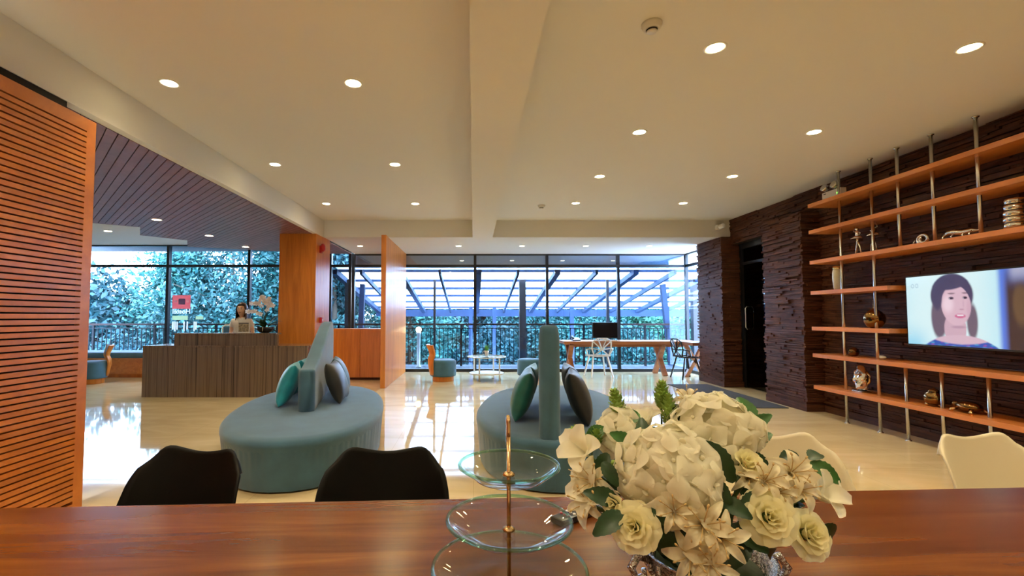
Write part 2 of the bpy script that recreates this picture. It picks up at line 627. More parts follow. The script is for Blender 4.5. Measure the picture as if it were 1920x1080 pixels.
# ---- dark glass door between the two columns
dr = struct(empty('door_1', (5.0, 7.89, 0)), 'dark glass door between the strip-clad columns')
MB().box((4.99, 7.22, 2.56), (5.07, 8.56, 2.66)).box((4.99, 7.22, 0), (5.07, 7.29, 2.56)).box((4.99, 8.49, 0), (5.07, 8.56, 2.56)).box((4.99, 7.29, 2.26), (5.07, 8.49, 2.31)).build('door_frame', M['frame_black'], dr, world=True)
MB().box((5.02, 7.29, .02), (5.035, 8.49, 2.26)).build('pane', M['door_glass'], dr, world=True)
MB().box((5.02, 7.29, 2.31), (5.035, 8.49, 2.56)).build('pane', M['door_glass'], dr, world=True)
hz0, hz1 = 1.08, 1.48
for sx in (-1, 1):
    x = 5.03 + sx * .075
    MB().tube([(5.03, 8.36, hz0), (x - sx * .02, 8.36, hz0), (x, 8.36, hz0 + .03), (x, 8.36, hz1 - .03), (x - sx * .02, 8.36, hz1), (5.03, 8.36, hz1)], .015, 12).build('pull_handle', M['chrome'], dr, True, world=True)
struct(MB().box((5.10, 7.0, 0), (5.3, 9.0, 2.7)).build('wall_door_recess', M['dark_gap']))

# ---- glazing: black frames, panes
FR = .062


def glazing(name, label, xs, z_top, tz=2.515):
    r = struct(empty(name, ((xs[0] + xs[-1]) / 2, GLASS_Y, 0)), label)
    for x in xs:
        MB().box((x - FR / 2, GLASS_Y - .05, 0), (x + FR / 2, GLASS_Y + .05, z_top)).build('mullion', M['frame_black'], r, world=True)
    for a, b in zip(xs, xs[1:]):
        a, b = a + FR / 2, b - FR / 2
        MB().box((a, GLASS_Y - .05, 0), (b, GLASS_Y + .05, .07)).build('sill', M['frame_black'], r, world=True)
        MB().box((a, GLASS_Y - .045, tz - .028), (b, GLASS_Y + .045, tz + .028)).build('transom', M['frame_black'], r, world=True)
        MB().box((a, GLASS_Y - .045, z_top - .03), (b, GLASS_Y + .045, z_top)).build('head', M['frame_black'], r, world=True)
        MB().box((a, GLASS_Y - .006, .07), (b, GLASS_Y + .006, tz - .028)).build('pane', M['pane'], r, world=True)
        MB().box((a, GLASS_Y - .006, tz + .028), (b, GLASS_Y + .006, z_top - .03)).build('pane', M['pane_top' if z_top < 2.9 else 'pane'], r, world=True)
    return r


glazing('window_1', 'tall black-framed glazing facing the pergola', [-2.87, -1.655, .035, 1.755, 3.455, 5.09], SOFFIT_Z)
glazing('window_2', 'tall black-framed glazing behind the reception', [-9.25, -7.30, -5.36, -3.42, -2.95], 3.02)
w3 = struct(empty('window_3', (5.09, 10.2, 0)), 'side glazing returning toward the column')
for a, b in ((9.45, 10.92),):
    MB().box((5.05, a, 0), (5.13, b, .07)).box((5.05, a, 2.487), (5.13, b, 2.543)).box((5.05, a, 2.77), (5.13, b, 2.8)).build('frame', M['frame_black'], w3, world=True)
    MB().box((5.085, a, .07), (5.097, b, 2.487)).build('pane', M['pane'], w3, world=True)
    MB().box((5.085, a, 2.543), (5.097, b, 2.77)).build('pane', M['pane'], w3, world=True)

# ---- "Hostel" sticker on the reception glass: read from outside, so mirrored from in here
st = tag(empty('window_sticker', (-7.0, GLASS_Y - .008, 1.5)), 'red square sticker with the word Hostel, read backwards on the glass', 'sticker')
M['sticker_red'] = petal('sticker_red', (.80, .30, .30), .7)
M['sticker_white'] = petal('sticker_white', (.97, .97, .97), .8)
M['sticker_yellow'] = petal('sticker_yellow', (.66, .72, .52), .7)


def onglass(px0, py0, px1, py1, name, mat, dy=0.0):
    a, b = at_y(px0, py0, GLASS_Y - .009 - dy), at_y(px1, py1, GLASS_Y - .009 - dy)
    return MB().box((a.x, a.y - .0015, b.z), (b.x, a.y + .0015, a.z)).build(name, mat, st, world=True)


onglass(323.5, 553.5, 357, 579, 'red_square', M['sticker_red'])
M['sticker_blue'] = petal('sticker_blue', (.36, .38, .55), .7)
onglass(335, 560, 347, 571, 'emblem', M['sticker_blue'], .004)
onglass(327, 563, 332, 567, 'emblem_wing', M['sticker_white'], .004)
onglass(349, 563, 354, 567, 'emblem_wing', M['sticker_white'], .004)
onglass(323, 592, 352, 600, 'text_line', M['sticker_yellow'])
onglass(367, 593, 381, 599, 'text_line', M['sticker_yellow'])
for k, (px, w) in enumerate(((322.5, 3), (327, 2), (331, 2), (344, 2), (350, 2), (363, 2), (366.5, 2))):
    onglass(px, 603, px + w, 618 + (k % 2) * 3, 'text_stroke', M['sticker_white'])
tx = bpy.data.curves.new('hostel_text', 'FONT')
tx.body = 'Hostel'
tx.size = .16
tx.offset = .004
tx.align_x = 'CENTER'
tx.extrude = .001
tx.materials.append(M['sticker_white'])
tmp = link('text_source', tx)
hm = bpy.data.meshes.new_from_object(tmp.evaluated_get(bpy.context.evaluated_depsgraph_get()))
bpy.data.objects.remove(tmp)
to = link('hostel_lettering', hm, st)
c = at_y(340, 588, GLASS_Y - .01)
to.location = (c.x - st.location.x, -.004, c.z - st.location.z)
to.rotation_euler = (PI / 2, 0, PI)      # turned to face the street, so it reads mirrored from inside

# ------------------------------------------------------------------ outside: balcony, railing, pergola roof, trees
struct(MB().box((-12, GLASS_Y + .1, -.2), (9, 12.75, -.02)).build('floor_balcony', plain('balcony_tile', (.045, .06, .08), .7, spec=.2)), 'balcony floor')
struct(MB().box((-2.9, GLASS_Y + .09, 2.50), (7.5, GLASS_Y + .30, 3.3)).build('wall_facade', plain('pale_lintel', (.86, .87, .88), .8)), 'grey lintel outside the glazing')
struct(MB().box((-12, GLASS_Y + .09, 3.06), (-2.9, 12.3, 3.3)).build('ceiling_eave', M['concrete']), 'eave over the balcony')
struct(MB().box((-60, 12.8, -4.2), (60, 70, -4.0)).build('ground_garden', M['ground']), 'garden ground below the balcony')

RY = 12.4
rail = tag(empty('balcony_railing', (-1.5, RY, -.02)), 'black metal balcony railing with thin upright bars', 'railing')
MB().box((-12, RY - .03, 1.07), (8.5, RY + .03, 1.12)).build('top_rail', M['rail_brown'], rail, world=True)
MB().box((-12, RY - .015, .98), (8.5, RY + .015, 1.005)).build('middle_rail', M['rail_black'], rail, world=True)
MB().box((-12, RY - .015, .08), (8.5, RY + .015, .105)).build('bottom_rail', M['rail_black'], rail, world=True)
me = MB().box((-.009, -.009, .1), (.009, .009, 1.0)).mesh('baluster', M['rail_black'])
me2 = MB().box((-.025, -.025, 0), (.025, .025, 1.1)).mesh('post', M['rail_black'])
x, k = -11.9, 0
while x < 8.4:
    o = link('post' if k % 14 == 0 else 'baluster', me2 if k % 14 == 0 else me, rail)
    o.location = (x + 1.5, 0, 0)
    x += .118
    k += 1

# pergola roof: slopes down away from the building
Z0, Y0, SL = 2.47, 11.26, -.168


def pz(y):
    return Z0 + SL * (y - Y0)


YE = 16.6
per = tag(empty('pergola_roof', (2, RY, -.02)), 'blue-grey steel pergola roofed with white translucent sheets', 'pergola')
def sheet_mat():
    m = bpy.data.materials.new('polycarbonate')
    m.use_nodes = True
    nt = m.node_tree
    nt.nodes.clear()
    out = nt.nodes.new('ShaderNodeOutputMaterial')
    mix = nt.nodes.new('ShaderNodeMixShader')
    a = nt.nodes.new('ShaderNodeBsdfTranslucent')
    a.inputs[0].default_value = (.95, .97, .97, 1)
    b = nt.nodes.new('ShaderNodeBsdfTransparent')
    b.inputs[0].default_value = (.95, .97, .97, 1)
    mix.inputs[0].default_value = .45
    nt.links.new(a.outputs[0], mix.inputs[1])
    nt.links.new(b.outputs[0], mix.inputs[2])
    nt.links.new(mix.outputs[0], out.inputs[0])
    return m


M['sheet'] = sheet_mat()
rx = [-3.4] + [-2.75 + .96 * k for k in range(12)]
for k, x in enumerate(rx):
    w = .13 if k % 2 == 0 else .06
    MB().bar((x, Y0 - .1, pz(Y0 - .1) - .09), (x, YE, pz(YE) - .09), w, .12).build('rafter', M['steel_blue'], per, world=True)
for a, b in zip(rx, rx[1:]):
    MB().bar(((a + b) / 2, Y0 - .15, pz(Y0 - .15) + .045), ((a + b) / 2, YE + .1, pz(YE + .1) + .045), b - a - .012, .008).build('roof_sheet', M['sheet'], per, world=True)
for py in (508, 526.5, 541, 554.5, 566, 576):
    # where the sight line through that row meets the roof slope
    r = ray(PX, py)
    t = (Z0 - SL * Y0 - CAMH) / (r.z - SL * r.y)
    y = r.y * t
    MB().box((-3.45, y - .05, pz(y) - .03), (rx[-1] + .1, y + .05, pz(y) + .035)).build('purlin', M['steel_blue'], per, world=True)
MB().box((-3.5, YE - .1, pz(YE) - .26), (rx[-1] + .1, YE + .1, pz(YE) - .02)).build('eave_beam', M['steel_blue'], per, world=True)
for x, w in ((-3.3, .17), (-1.03, .06), (1.29, .17), (3.54, .07), (5.85, .17)):
    MB().box((x - w / 2, RY - .28 - w / 2, -.02), (x + w / 2, RY - .28 + w / 2, pz(RY - .28) - .05)).build('post', M['dark_post'], per, world=True)
for (xa, xb, y) in ((-3.05, -3.12, 12.6), (5.2, 5.4, 12.6), (.72, .72, 15.9), (3.4, 3.4, 15.9), (-.1, -.1, 15.9)):
    zb = -.02 if y < 13 else -4.0
    MB().bar((xb, y, zb), (xa, y, pz(y) - .05), .13, .13).build('strut', M['steel_blue'], per, world=True)

# little lamp on a white post, inside the railing
lp = tag(empty('post_lamp', (-1.44, 12.05, -.02)), 'slim white post lamp with a warm globe by the railing', 'lamp')
MB().lathe([(.07, 0), (.07, .03), (.045, .05), (.045, .86), (.07, .88), (.07, .91)], 14).build('post', M['white_metal'], lp, True)
MB().ball((0, 0, .985), .075, 14, 10).build('globe', plain('globe_glow', (1, .8, .5), .4, emit=(1, .55, .2), estr=6), lp, True)

# trees: a trunk with branches and a crown of leaf clumps
def tree(x, y, z_base, z_top, r, kind, n, label, seed, droop=0.0):
    rd = random.Random(seed)
    t = tag(empty('tree', (x, y, z_base)), label, 'tree', 'trees beyond the balcony')
    h = z_top - z_base
    tr = MB().tube([(0, 0, 0), (.05, .03, h * .3), (-.04, .05, h * .6), (0, 0, h * .9)], [.16, .13, .09, .03], 8)
    for k in range(5):
        a = rd.uniform(0, 2 * PI)
        zz = h * rd.uniform(.35, .7)
        tr.tube([(0, 0, zz), (math.cos(a) * r * .4, math.sin(a) * r * .4, zz + h * .1), (math.cos(a) * r * .75, math.sin(a) * r * .75, zz + h * .14)], [.06, .04, .015], 6)
    tr.build('trunk', M['bark'], t, True)
    blobs = []
    for k in range(26):
        u = rd.random()
        zz = h * (.16 + .78 * u)
        rr = r * (1.0 - .55 * max(0, u - .45) / .55) * rd.uniform(.3, .85)
        a = rd.uniform(0, 2 * PI)
        blobs.append((rr * math.cos(a), rr * math.sin(a), zz, r * rd.uniform(.32, .55)))
    vs, fs = [], []
    for i in range(n):
        bx_, by_, bz_, br_ = blobs[i % len(blobs)]
        d = Vector((rd.gauss(0, 1), rd.gauss(0, 1), rd.gauss(0, 1))).normalized()
        p = Vector((bx_, by_, bz_)) + d * br_ * rd.uniform(.3, 1.05)
        s = rd.uniform(.045, .095) * (1 if r < 3 else 1.5)
        a = Vector((rd.gauss(0, 1), rd.gauss(0, 1), rd.gauss(0, .7) - droop)).normalized()
        b = a.cross(Vector((rd.gauss(0, 1), rd.gauss(0, 1), rd.gauss(0, 1)))).normalized()
        k = len(vs)
        vs += [p - a * s * 1.3, p + b * s * .6, p + a * s * 1.3, p - b * s * .6]
        fs.append((k, k + 1, k + 2, k + 3))
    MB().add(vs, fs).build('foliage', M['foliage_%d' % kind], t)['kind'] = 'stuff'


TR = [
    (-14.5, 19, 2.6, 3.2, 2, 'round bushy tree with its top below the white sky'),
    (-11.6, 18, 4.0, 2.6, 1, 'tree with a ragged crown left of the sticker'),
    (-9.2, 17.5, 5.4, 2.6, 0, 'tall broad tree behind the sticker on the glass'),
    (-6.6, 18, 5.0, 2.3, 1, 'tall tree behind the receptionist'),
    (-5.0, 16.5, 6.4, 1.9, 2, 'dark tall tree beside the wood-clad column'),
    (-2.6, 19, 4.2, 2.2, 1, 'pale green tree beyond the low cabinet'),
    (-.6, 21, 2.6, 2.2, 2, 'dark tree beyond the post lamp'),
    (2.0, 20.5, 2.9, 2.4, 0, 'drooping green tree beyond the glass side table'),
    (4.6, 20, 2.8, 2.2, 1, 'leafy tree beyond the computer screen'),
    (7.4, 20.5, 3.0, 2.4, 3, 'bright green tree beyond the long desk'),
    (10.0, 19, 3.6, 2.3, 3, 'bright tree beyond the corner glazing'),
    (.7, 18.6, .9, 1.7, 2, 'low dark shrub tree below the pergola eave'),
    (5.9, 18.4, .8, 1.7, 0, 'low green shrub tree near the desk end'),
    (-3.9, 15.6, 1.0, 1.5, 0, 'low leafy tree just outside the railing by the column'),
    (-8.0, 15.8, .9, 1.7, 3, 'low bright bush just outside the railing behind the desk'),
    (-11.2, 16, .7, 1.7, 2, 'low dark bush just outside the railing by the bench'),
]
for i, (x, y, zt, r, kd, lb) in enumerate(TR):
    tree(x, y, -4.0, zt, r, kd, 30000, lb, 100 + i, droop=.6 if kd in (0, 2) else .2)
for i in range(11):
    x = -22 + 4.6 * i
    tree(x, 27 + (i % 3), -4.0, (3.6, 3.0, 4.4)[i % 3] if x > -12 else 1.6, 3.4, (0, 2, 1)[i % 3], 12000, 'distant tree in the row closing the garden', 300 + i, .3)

# ------------------------------------------------------------------ downlights (each carries its own lamp)
def downlight(x, y, z, label, group, power=1.0, r=.055):
    t = tag(empty('downlight', (x, y, z)), label, 'downlight', group)
    MB().lathe([(r, -.002), (r + .018, -.004), (r + .02, -.001), (r + .02, .004), (r, .004)], 28, closed=True).build('trim_ring', M['white_metal'], t, True)
    MB().lathe([(1e-6, .0), (r, .0)], 28).xform(Matrix.Rotation(PI, 4, 'X')).build('lens', M['lamp_glow'], t)
    l = bpy.data.lights.new('downlight_beam', 'SPOT')
    l.energy = LAMP_W * power * (1.5 if y < 2 else 1)  # unseen lamps near and behind the camera boosted to brighten table and flowers
    l.color = (1, .84, .54)
    l.spot_size = math.radians(128)
    l.spot_blend = 1.0
    l.shadow_soft_size = .06
    o = link('lamp_beam', l, t)
    o.location = (0, 0, -.02)
    return t


ORD = ['first', 'second', 'third', 'fourth', 'fifth', 'sixth', 'seventh']
for i, y in enumerate((7.32, 5.41, 3.5, 1.56, -.4, -2.3)):
    downlight(-2.375, y, ROOM_Z, 'warm recessed downlight, %s from the window band in the row beside the bulkhead' % ORD[i], 'downlights beside the bulkhead', 1.2)
    downlight(-.94, y, ROOM_Z, 'warm recessed downlight, %s from the window band in the row between bulkhead and beam' % ORD[i], 'downlights between bulkhead and beam', 1.2)
for i, y in enumerate((7.28, 5.88, 4.45, 3.03, 1.62, .2, -1.22)):
    downlight(1.637, y, ROOM_Z, 'warm recessed downlight, %s from the window band in the row along the beam, shelf-wall side' % ORD[i], 'downlights along the beam')
    downlight(3.36, y, ROOM_Z, 'warm recessed downlight, %s from the window band in the row beside the shelf wall' % ORD[i], 'downlights beside the shelf wall')
downlight(-2.405, 9.67, SOFFIT_Z, 'small downlight in the window band above the low cabinet', 'downlights along the windows', .5, .05)
for i, x in enumerate((-.316, 1.027, 2.382, 3.731)):
    downlight(x, 9.67, SOFFIT_Z, 'small downlight in the window band, %s from the fin wall' % ORD[i], 'downlights along the windows', .5, .05)
for i, y in enumerate((9.8, 8.44, 7.03)):
    downlight(-4.9, y, SOFFIT_Z, 'downlight set into the wooden plank ceiling, %s from the windows' % ORD[i], 'downlights in the plank ceiling', 1.1, .06)
downlight(-7.35, 9.15, 3.02, 'downlight in the white lounge ceiling past the planks', None, .7, .06)

# ------------------------------------------------------------------ ceiling fittings
for x, y, lb in ((1.108, 2.774, 'round smoke detector on the ceiling beside the front downlights'), (1.107, 7.42, 'small smoke detector on the ceiling close to the lowered band')):
    t = tag(empty('smoke_detector', (x, y, ROOM_Z)), lb, 'smoke detector')
    MB().lathe([(.062, 0), (.062, -.012), (.05, -.035), (.034, -.038), (.034, -.032)], 24).build('base', M['white_plastic'], t, True)
    MB().lathe([(.034, -.032), (.032, -.046)], 24).build('vent_ring', M['dark_gap'], t, True)
    MB().lathe([(.032, -.046), (.028, -.054), (1e-6, -.056)], 24).build('cap', M['white_plastic'], t, True)
t = tag(empty('security_camera', (4.60, 8.45, 2.98)), 'small white security camera under the ceiling corner above the strip-clad column', 'camera')
MB().box((-.04, .05, -.04), (.04, .15, .04)).build('bracket', M['white_plastic'], t, bevel=.008)
MB().lathe([(.035, -.05), (.04, -.04), (.04, .07), (.03, .08)], 16).xform(Matrix.Rotation(PI / 2, 4, 'X')).build('body', M['white_plastic'], t, True)
MB().ball((0, -.045, 0), .024, 12, 8).build('lens', M['black_plastic'], t, True)
t = tag(empty('fire_alarm_bell', (-2.84, 8.45, 2.58)), 'red fire alarm bell high on the wood-clad column', 'alarm bell')
MB().lathe([(.045, 0), (.045, .03), (.075, .035), (.075, .06), (.05, .085), (1e-6, .09)], 24).xform(Matrix.Rotation(PI / 2, 4, 'Y')).build('gong', M['red_plastic'], t, True)
MB().box((0, -.05, -.1), (.03, .05, .02)).build('back_box', M['red_plastic'], t, bevel=.005)
t = tag(empty('fire_call_point', (-2.84, 8.5, 1.24)), 'small red fire call point low on the wood-clad column', 'call point')
MB().box((0, -.05, -.05), (.045, .05, .05)).build('box', M['red_plastic'], t, bevel=.006)
MB().box((.045, -.025, -.025), (.048, .025, .025)).build('push_plate', M['white_plastic'], t)

# ------------------------------------------------------------------ reception desk
DX0, DX1, DY = -5.37, -2.70, 7.48
t = tag(empty('reception_desk', (-4.0, DY + .4, 0)), 'two-tier reception desk clad in grey-brown striped veneer', 'reception desk')
MB().box((DX0, DY, 0), (DX1, DY + .06, .80)).build('front_panel', M['zebra'], t, world=True)
MB().box((DX0, DY + .06, 0), (DX0 + .06, DY + .60, .80)).build('end_panel', M['zebra'], t, world=True)
MB().box((DX1 - .06, DY + .06, 0), (DX1, DY + .60, .80)).build('end_panel', M['strip_wood'], t, world=True)
MB().box((DX0 - .004, DY - .004, .80), (DX1 + .004, DY + .62, .83)).build('lower_top', M['zebra'], t, world=True, bevel=.003)
MB().box((-4.93, DY + .10, .83), (-3.235, DY + .16, 1.005)).build('upper_panel', M['zebra'], t, world=True)
MB().box((-4.935, DY + .095, 1.005), (-3.25, DY + .30, 1.03)).build('upper_top', M['zebra'], t, world=True, bevel=.003)
MB().box((-4.93, DY + .16, .83), (-4.88, DY + .29, 1.005)).build('upper_end', M['zebra'], t, world=True)

# low wooden cabinet between the column and the fin wall
t = tag(empty('low_cabinet', (-2.27, 9.5, 0)), 'low orange-wood cabinet between the column and the fin wall', 'cabinet')
MB().box((-2.98, 9.52, .05), (-1.70, 9.95, 1.05)).build('body', M['orange_wood'], t, world=True)
for a, b in ((-2.98, -2.345), (-2.335, -1.72)):
    MB().box((a, 9.50, .06), (b, 9.52, 1.05)).build('door', M['orange_wood'], t, world=True, bevel=.002)
MB().box((-2.98, 9.54, 0), (-1.70, 9.95, .05)).build('plinth', M['strip_wood'], t, world=True)
MB().box((-1.722, 9.495, .35), (-1.712, 9.51, .85)).build('metal_edge', M['chrome'], t, world=True)

# window bench behind the desk
t = tag(empty('window_bench', (-7.4, 10.2, 0)), 'wooden window bench with a long blue seat cushion', 'bench')
MB().box((-9.55, 9.84, .08), (-5.0, 10.55, .42)).build('base', M['orange_wood_h'], t, world=True)
MB().box((-9.55, 9.90, 0), (-5.0, 10.55, .08)).build('plinth', M['orange_wood'], t, world=True)
MB().box((-9.55, 9.82, .42), (-5.0, 10.55, .54)).build('cushion', M['blue_fabric'], t, world=True, bevel=.035, segs=3)

# ------------------------------------------------------------------ low round chairs with a bent plywood back
def round_chair(loc, rz, label):
    """local: the back stands on -x, the sitter looks to +x"""
    t = tag(empty('round_chair', loc, rz), label, 'chair', 'low blue chairs with wooden backs')
    MB().lathe([(.215, 0), (.215, .10)], 36).build('base', M['orange_wood'], t, True, bevel=.004)
    MB().lathe([(1e-6, .10), (.245, .10), (.262, .115), (.265, .14), (.265, .385), (.255, .415), (.225, .432), (.12, .437), (1e-6, .438)], 40).build('seat', M['blue_fabric'], t, True)
    prof = [(-.262, .13), (-.285, .25), (-.305, .37), (-.300, .46), (-.272, .53), (-.285, .60), (-.33, .70), (-.345, .735)]

    def surf(u, v):
        k = v * (len(prof) - 1)
        i = min(int(k), len(prof) - 2)
        f = k - i
        x = prof[i][0] * (1 - f) + prof[i + 1][0] * f
        z = prof[i][1] * (1 - f) + prof[i + 1][1] * f
        a = (u - .5) * 1.5
        rr = -x
        wv = .75 + .25 * math.sin(min(1, v * 1.3) * PI / 2)
        return (-rr * math.cos(a * wv), rr * math.sin(a * wv) * 1.0, z)
    MB().grid(surf, 15, 22).build('backrest', M['orange_wood'], t, True, solid=.022)

    def pad(u, v):
        x, y, z = surf(.08 + .84 * u, .60 + .36 * v)
        q = .05 * (1 - (2 * u - 1) ** 4) * (1 - (2 * v - 1) ** 4) + .012
        return (x * (1 - q / .3), y * (1 - q / .3), z)
    MB().grid(pad, 13, 9).build('back_pad', M['blue_fabric'], t, True, solid=.02)
    return t


round_chair((-.62, 9.42, 0), .25, 'low round blue chair with its bent wooden back to the fin wall')
round_chair((1.17, 9.55, 0), PI - .2, 'low round blue chair on the far side of the glass side table')
round_chair((-7.5, 9.05, 0), PI + .75, 'low round blue chair with a bent wooden back near the window bench')

# glass side table and the potted grass on it
GT = (.27, 9.55, 0)
t = tag(empty('side_table', GT), 'round glass side table with white legs and a white lower shelf', 'side table')
MB().lathe([(1e-6, .47), (.39, .47), (.395, .475), (.39, .482), (1e-6, .482)], 48).build('glass_top', M['table_glass'], t, True)
MB().lathe([(.395, .468), (.402, .468), (.402, .484), (.395, .484)], 48, closed=True).build('rim', M['white_metal'], t, True)
MB().lathe([(1e-6, .13), (.355, .13), (.36, .14), (.355, .15), (1e-6, .15)], 48).build('lower_shelf', M['white_metal'], t, True)
for k in range(4):
    a = PI / 4 + k * PI / 2 + .25
    MB().tube([(.30 * math.cos(a), .30 * math.sin(a), 0), (.30 * math.cos(a), .30 * math.sin(a), .47)], .016, 12).build('leg', M['white_metal'], t, True)
t = tag(empty('potted_grass', (GT[0] + .0, GT[1] - .02, .483)), 'tuft of green grass in a small white mug on the glass table', 'potted plant')
MB().lathe([(.035, 0), (.048, .12), (.044, .12), (.033, .01), (1e-6, .01)], 20).build('mug', M['white_plastic'], t, True)
MB().tube([(-.042, 0, .10), (-.07, 0, .105), (-.078, 0, .08), (-.072, 0, .03)], .006, 8).build('handle', M['white_plastic'], t, True)
b = MB()
for k in range(60):
    a, rr = random.uniform(0, 2 * PI), random.uniform(0, .035)
    p = Vector((rr * math.cos(a), rr * math.sin(a), .10))
    q = p + Vector((rr * math.cos(a) * .9, rr * math.sin(a) * .9, random.uniform(.08, .15)))
    b.tube([p, (p + q) / 2, q], [.004, .004, .0008], 4)
b.build('grass', plain('grass_green', (.10, .34, .03), .6), t)['kind'] = 'stuff'

# ------------------------------------------------------------------ island sofas
def smooth(t):
    t = max(0, min(1, t))
    return t * t * (3 - 2 * t)


def island_sofa(loc, rz, label):
    """local +y is the end with the tall backrest; oval 2.84 x 1.44"""
    A, B, H = 1.42, .72, .40
    t = tag(empty('island_sofa', loc, rz), label, 'sofa', 'oval island sofas')

    def oval(s, k=1.0):
        c, d = math.cos(s), math.sin(s)
        e = 2 / 2.25
        return (B * k * math.copysign(abs(c) ** e, c), A * k * math.copysign(abs(d) ** e, d))
    prof = [(.90, .0), (.93, .02), (.955, .15), (.985, .30), (1.0, .345), (.998, .375), (.975, .395), (.92, .402), (.6, .406), (.3, .407), (.0005, .407)]

    def seat(u, v):
        i = v * (len(prof) - 1)
        j = min(int(i), len(prof) - 2)
        f = i - j
        k = prof[j][0] * (1 - f) + prof[j + 1][0] * f
        z = prof[j][1] * (1 - f) + prof[j + 1][1] * f
        x, y = oval(u * 2 * PI, k)
        return (x, y, z)
    MB().grid(seat, 72, len(prof), closed_u=True).build('seat', M['teal_velvet'], t, True)
    # gathered cloth below the edge
    b = MB()

    def skirt(u, v):
        s = u * 2 * PI
        k = (.952 + .035 * v) + .0022 * math.sin(s * 90) * (v ** 2) + .0012 * math.sin(s * 37 + 1)
        x, y = oval(s, k * 1.004)
        return (x, y, .015 + .318 * v)
    b.grid(skirt, 360, 6, closed_u=True).build('skirt', M['teal_velvet'], t, True)
    # backrest: a soft slab, low in the middle of the seat, tall at the end
    N, TH = 26, .078
    y0, y1 = -.42, 1.37

    def top(s):
        return .80 + (1.245 - .80) * smooth(s * .95) ** .9

    def slab(u, v):
        # v: along the slab; u: round its cross-section
        s = v
        y = y0 + (y1 - y0) * s
        zt = top(s)
        zb = .39 if y < 1.20 else .39 - .385 * smooth((y - 1.20) / .10)
        a = 2 * PI * u
        c, d = math.cos(a), math.sin(a)
        e = .28
        px = TH * math.copysign(abs(c) ** e, c)
        hz = (zt - zb) / 2
        pzz = (zt + zb) / 2 + hz * math.copysign(abs(d) ** .22, d)
        endr = min(1, min(s, 1 - s) / .03)
        q = math.sqrt(max(0, 1 - (1 - endr) ** 2))
        return (px * (.55 + .45 * q), y, (pzz - (zt + zb) / 2) * (.94 + .06 * q) + (zt + zb) / 2)
    b = MB().grid(slab, 40, 60, closed_u=True)
    n = len(b.v)
    b.f.append(tuple(range(39, -1, -1)))
    b.f.append(tuple(n - 40 + k for k in range(40)))
    b.build('backrest', M['teal_velvet'], t, True)
    return t


SOFA1 = island_sofa((-1.66, 4.76, 0), .2, 'oval teal island sofa in front of the reception desk')
SOFA2 = island_sofa((.79, 4.76, 0), PI - .17, 'oval teal island sofa facing the window chairs')


def cushion(sofa, lx, ly, tilt, yaw, mat, label, size=.46, thick=.095, zc=.62, roll=0.0):
    """square scatter cushion leaning on the backrest; lx<0 left of it in the sofa's own axes"""
    n = 15

    def face(sg):
        def fn(u, v):
            a, c = 2 * u - 1, 2 * v - 1
            w = (1 - a ** 2) * (1 - c ** 2)
            sx = a * (1 - .11 * (1 - c * c))
            sz = c * (1 - .11 * (1 - a * a))
            return (sg * thick * (max(0, w) ** .40), sx * size / 2, sz * size / 2)
        return fn
    b = MB().grid(face(1), n, n)
    b2 = MB().grid(face(-1), n, n)
    b2.f = [tuple(reversed(q)) for q in b2.f]
    b.add(b2.v, b2.f)
    o = b.build('cushion', mat, None, True)
    o.location = sofa.matrix_basis @ Vector((lx, ly, zc))
    o.rotation_euler = (Matrix.Rotation(sofa.rotation_euler.z + yaw, 4, 'Z') @ Matrix.Rotation(tilt, 4, 'Y') @ Matrix.Rotation(roll, 4, 'X')).to_euler()
    m = o.modifiers.new('weld', 'WELD')
    m.merge_threshold = .0005
    mods(o, 0, 1)
    return tag(o, label, 'cushion')


cushion(SOFA1, -.235, .02, .36, .10, M['turquoise_satin'], 'bright turquoise satin cushion at the low end of the reception-side sofa back')
cushion(SOFA1, -.225, .55, .34, -.06, M['turquoise_satin'], 'bright turquoise satin cushion behind its twin on the reception-side sofa')
cushion(SOFA1, .235, .10, -.34, -.10, M['charcoal_satin'], 'charcoal satin cushion on the reception-side sofa')
cushion(SOFA1, .225, .62, -.32, .05, M['dteal_satin'], 'dark teal cushion behind the charcoal one on the reception-side sofa')
cushion(SOFA2, .235, .70, -.32, .05, M['green_satin'], 'deep green satin cushion leaning on the tall end of the window-side sofa back', .46)
cushion(SOFA2, .225, .22, -.30, -.05, M['green_satin'], 'deep green cushion half hidden behind its twin on the window-side sofa', .46)
cushion(SOFA2, -.245, .72, .34, -.04, M['charcoal_satin'], 'black satin cushion leaning on the tall end of the window-side sofa back', .48)
cushion(SOFA2, -.23, .20, .32, .08, M['charcoal_satin'], 'black cushion behind its twin on the window-side sofa', .48)

# ------------------------------------------------------------------ long desks by the windows
t = tag(empty('long_desk', (3.3, 10.35, 0)), 'long solid wooden desk on crossed legs against the windows', 'desk')
MB().box((1.98, 10.05, .70), (4.95, 10.72, .765)).build('desk_top', M['desk_wood'], t, world=True, bevel=.006)
MB().box((2.2, 10.12, .64), (4.7, 10.16, .70)).build('apron', M['desk_wood'], t, world=True)
for x in (2.16, 4.18):
    for sg in (1, -1):
        y = 10.38
        MB().bar((x + (.02 if sg > 0 else 0), y - sg * .27, 0), (x, y + sg * .25, .70), .075, .10, up=(1, 0, 0)).build('leg', M['desk_wood'], t, world=True, bevel=.005)
t = tag(empty('side_desk', (4.75, 9.9, 0)), 'wooden desk running along the side glazing past the column', 'desk')
MB().box((4.52, 9.50, .70), (5.03, 10.04, .765)).build('desk_top', M['desk_wood'], t, world=True, bevel=.006)
for sg in (1, -1):
    MB().bar((4.78 - sg * .20, 9.97, 0), (4.78 + sg * .20, 9.97, .70), .075, .09, up=(0, 1, 0)).build('leg', M['desk_wood'], t, world=True, bevel=.005)
t = tag(empty('computer_screen', (2.98, 10.42, .765)), 'black all-in-one computer standing on the long desk', 'computer')
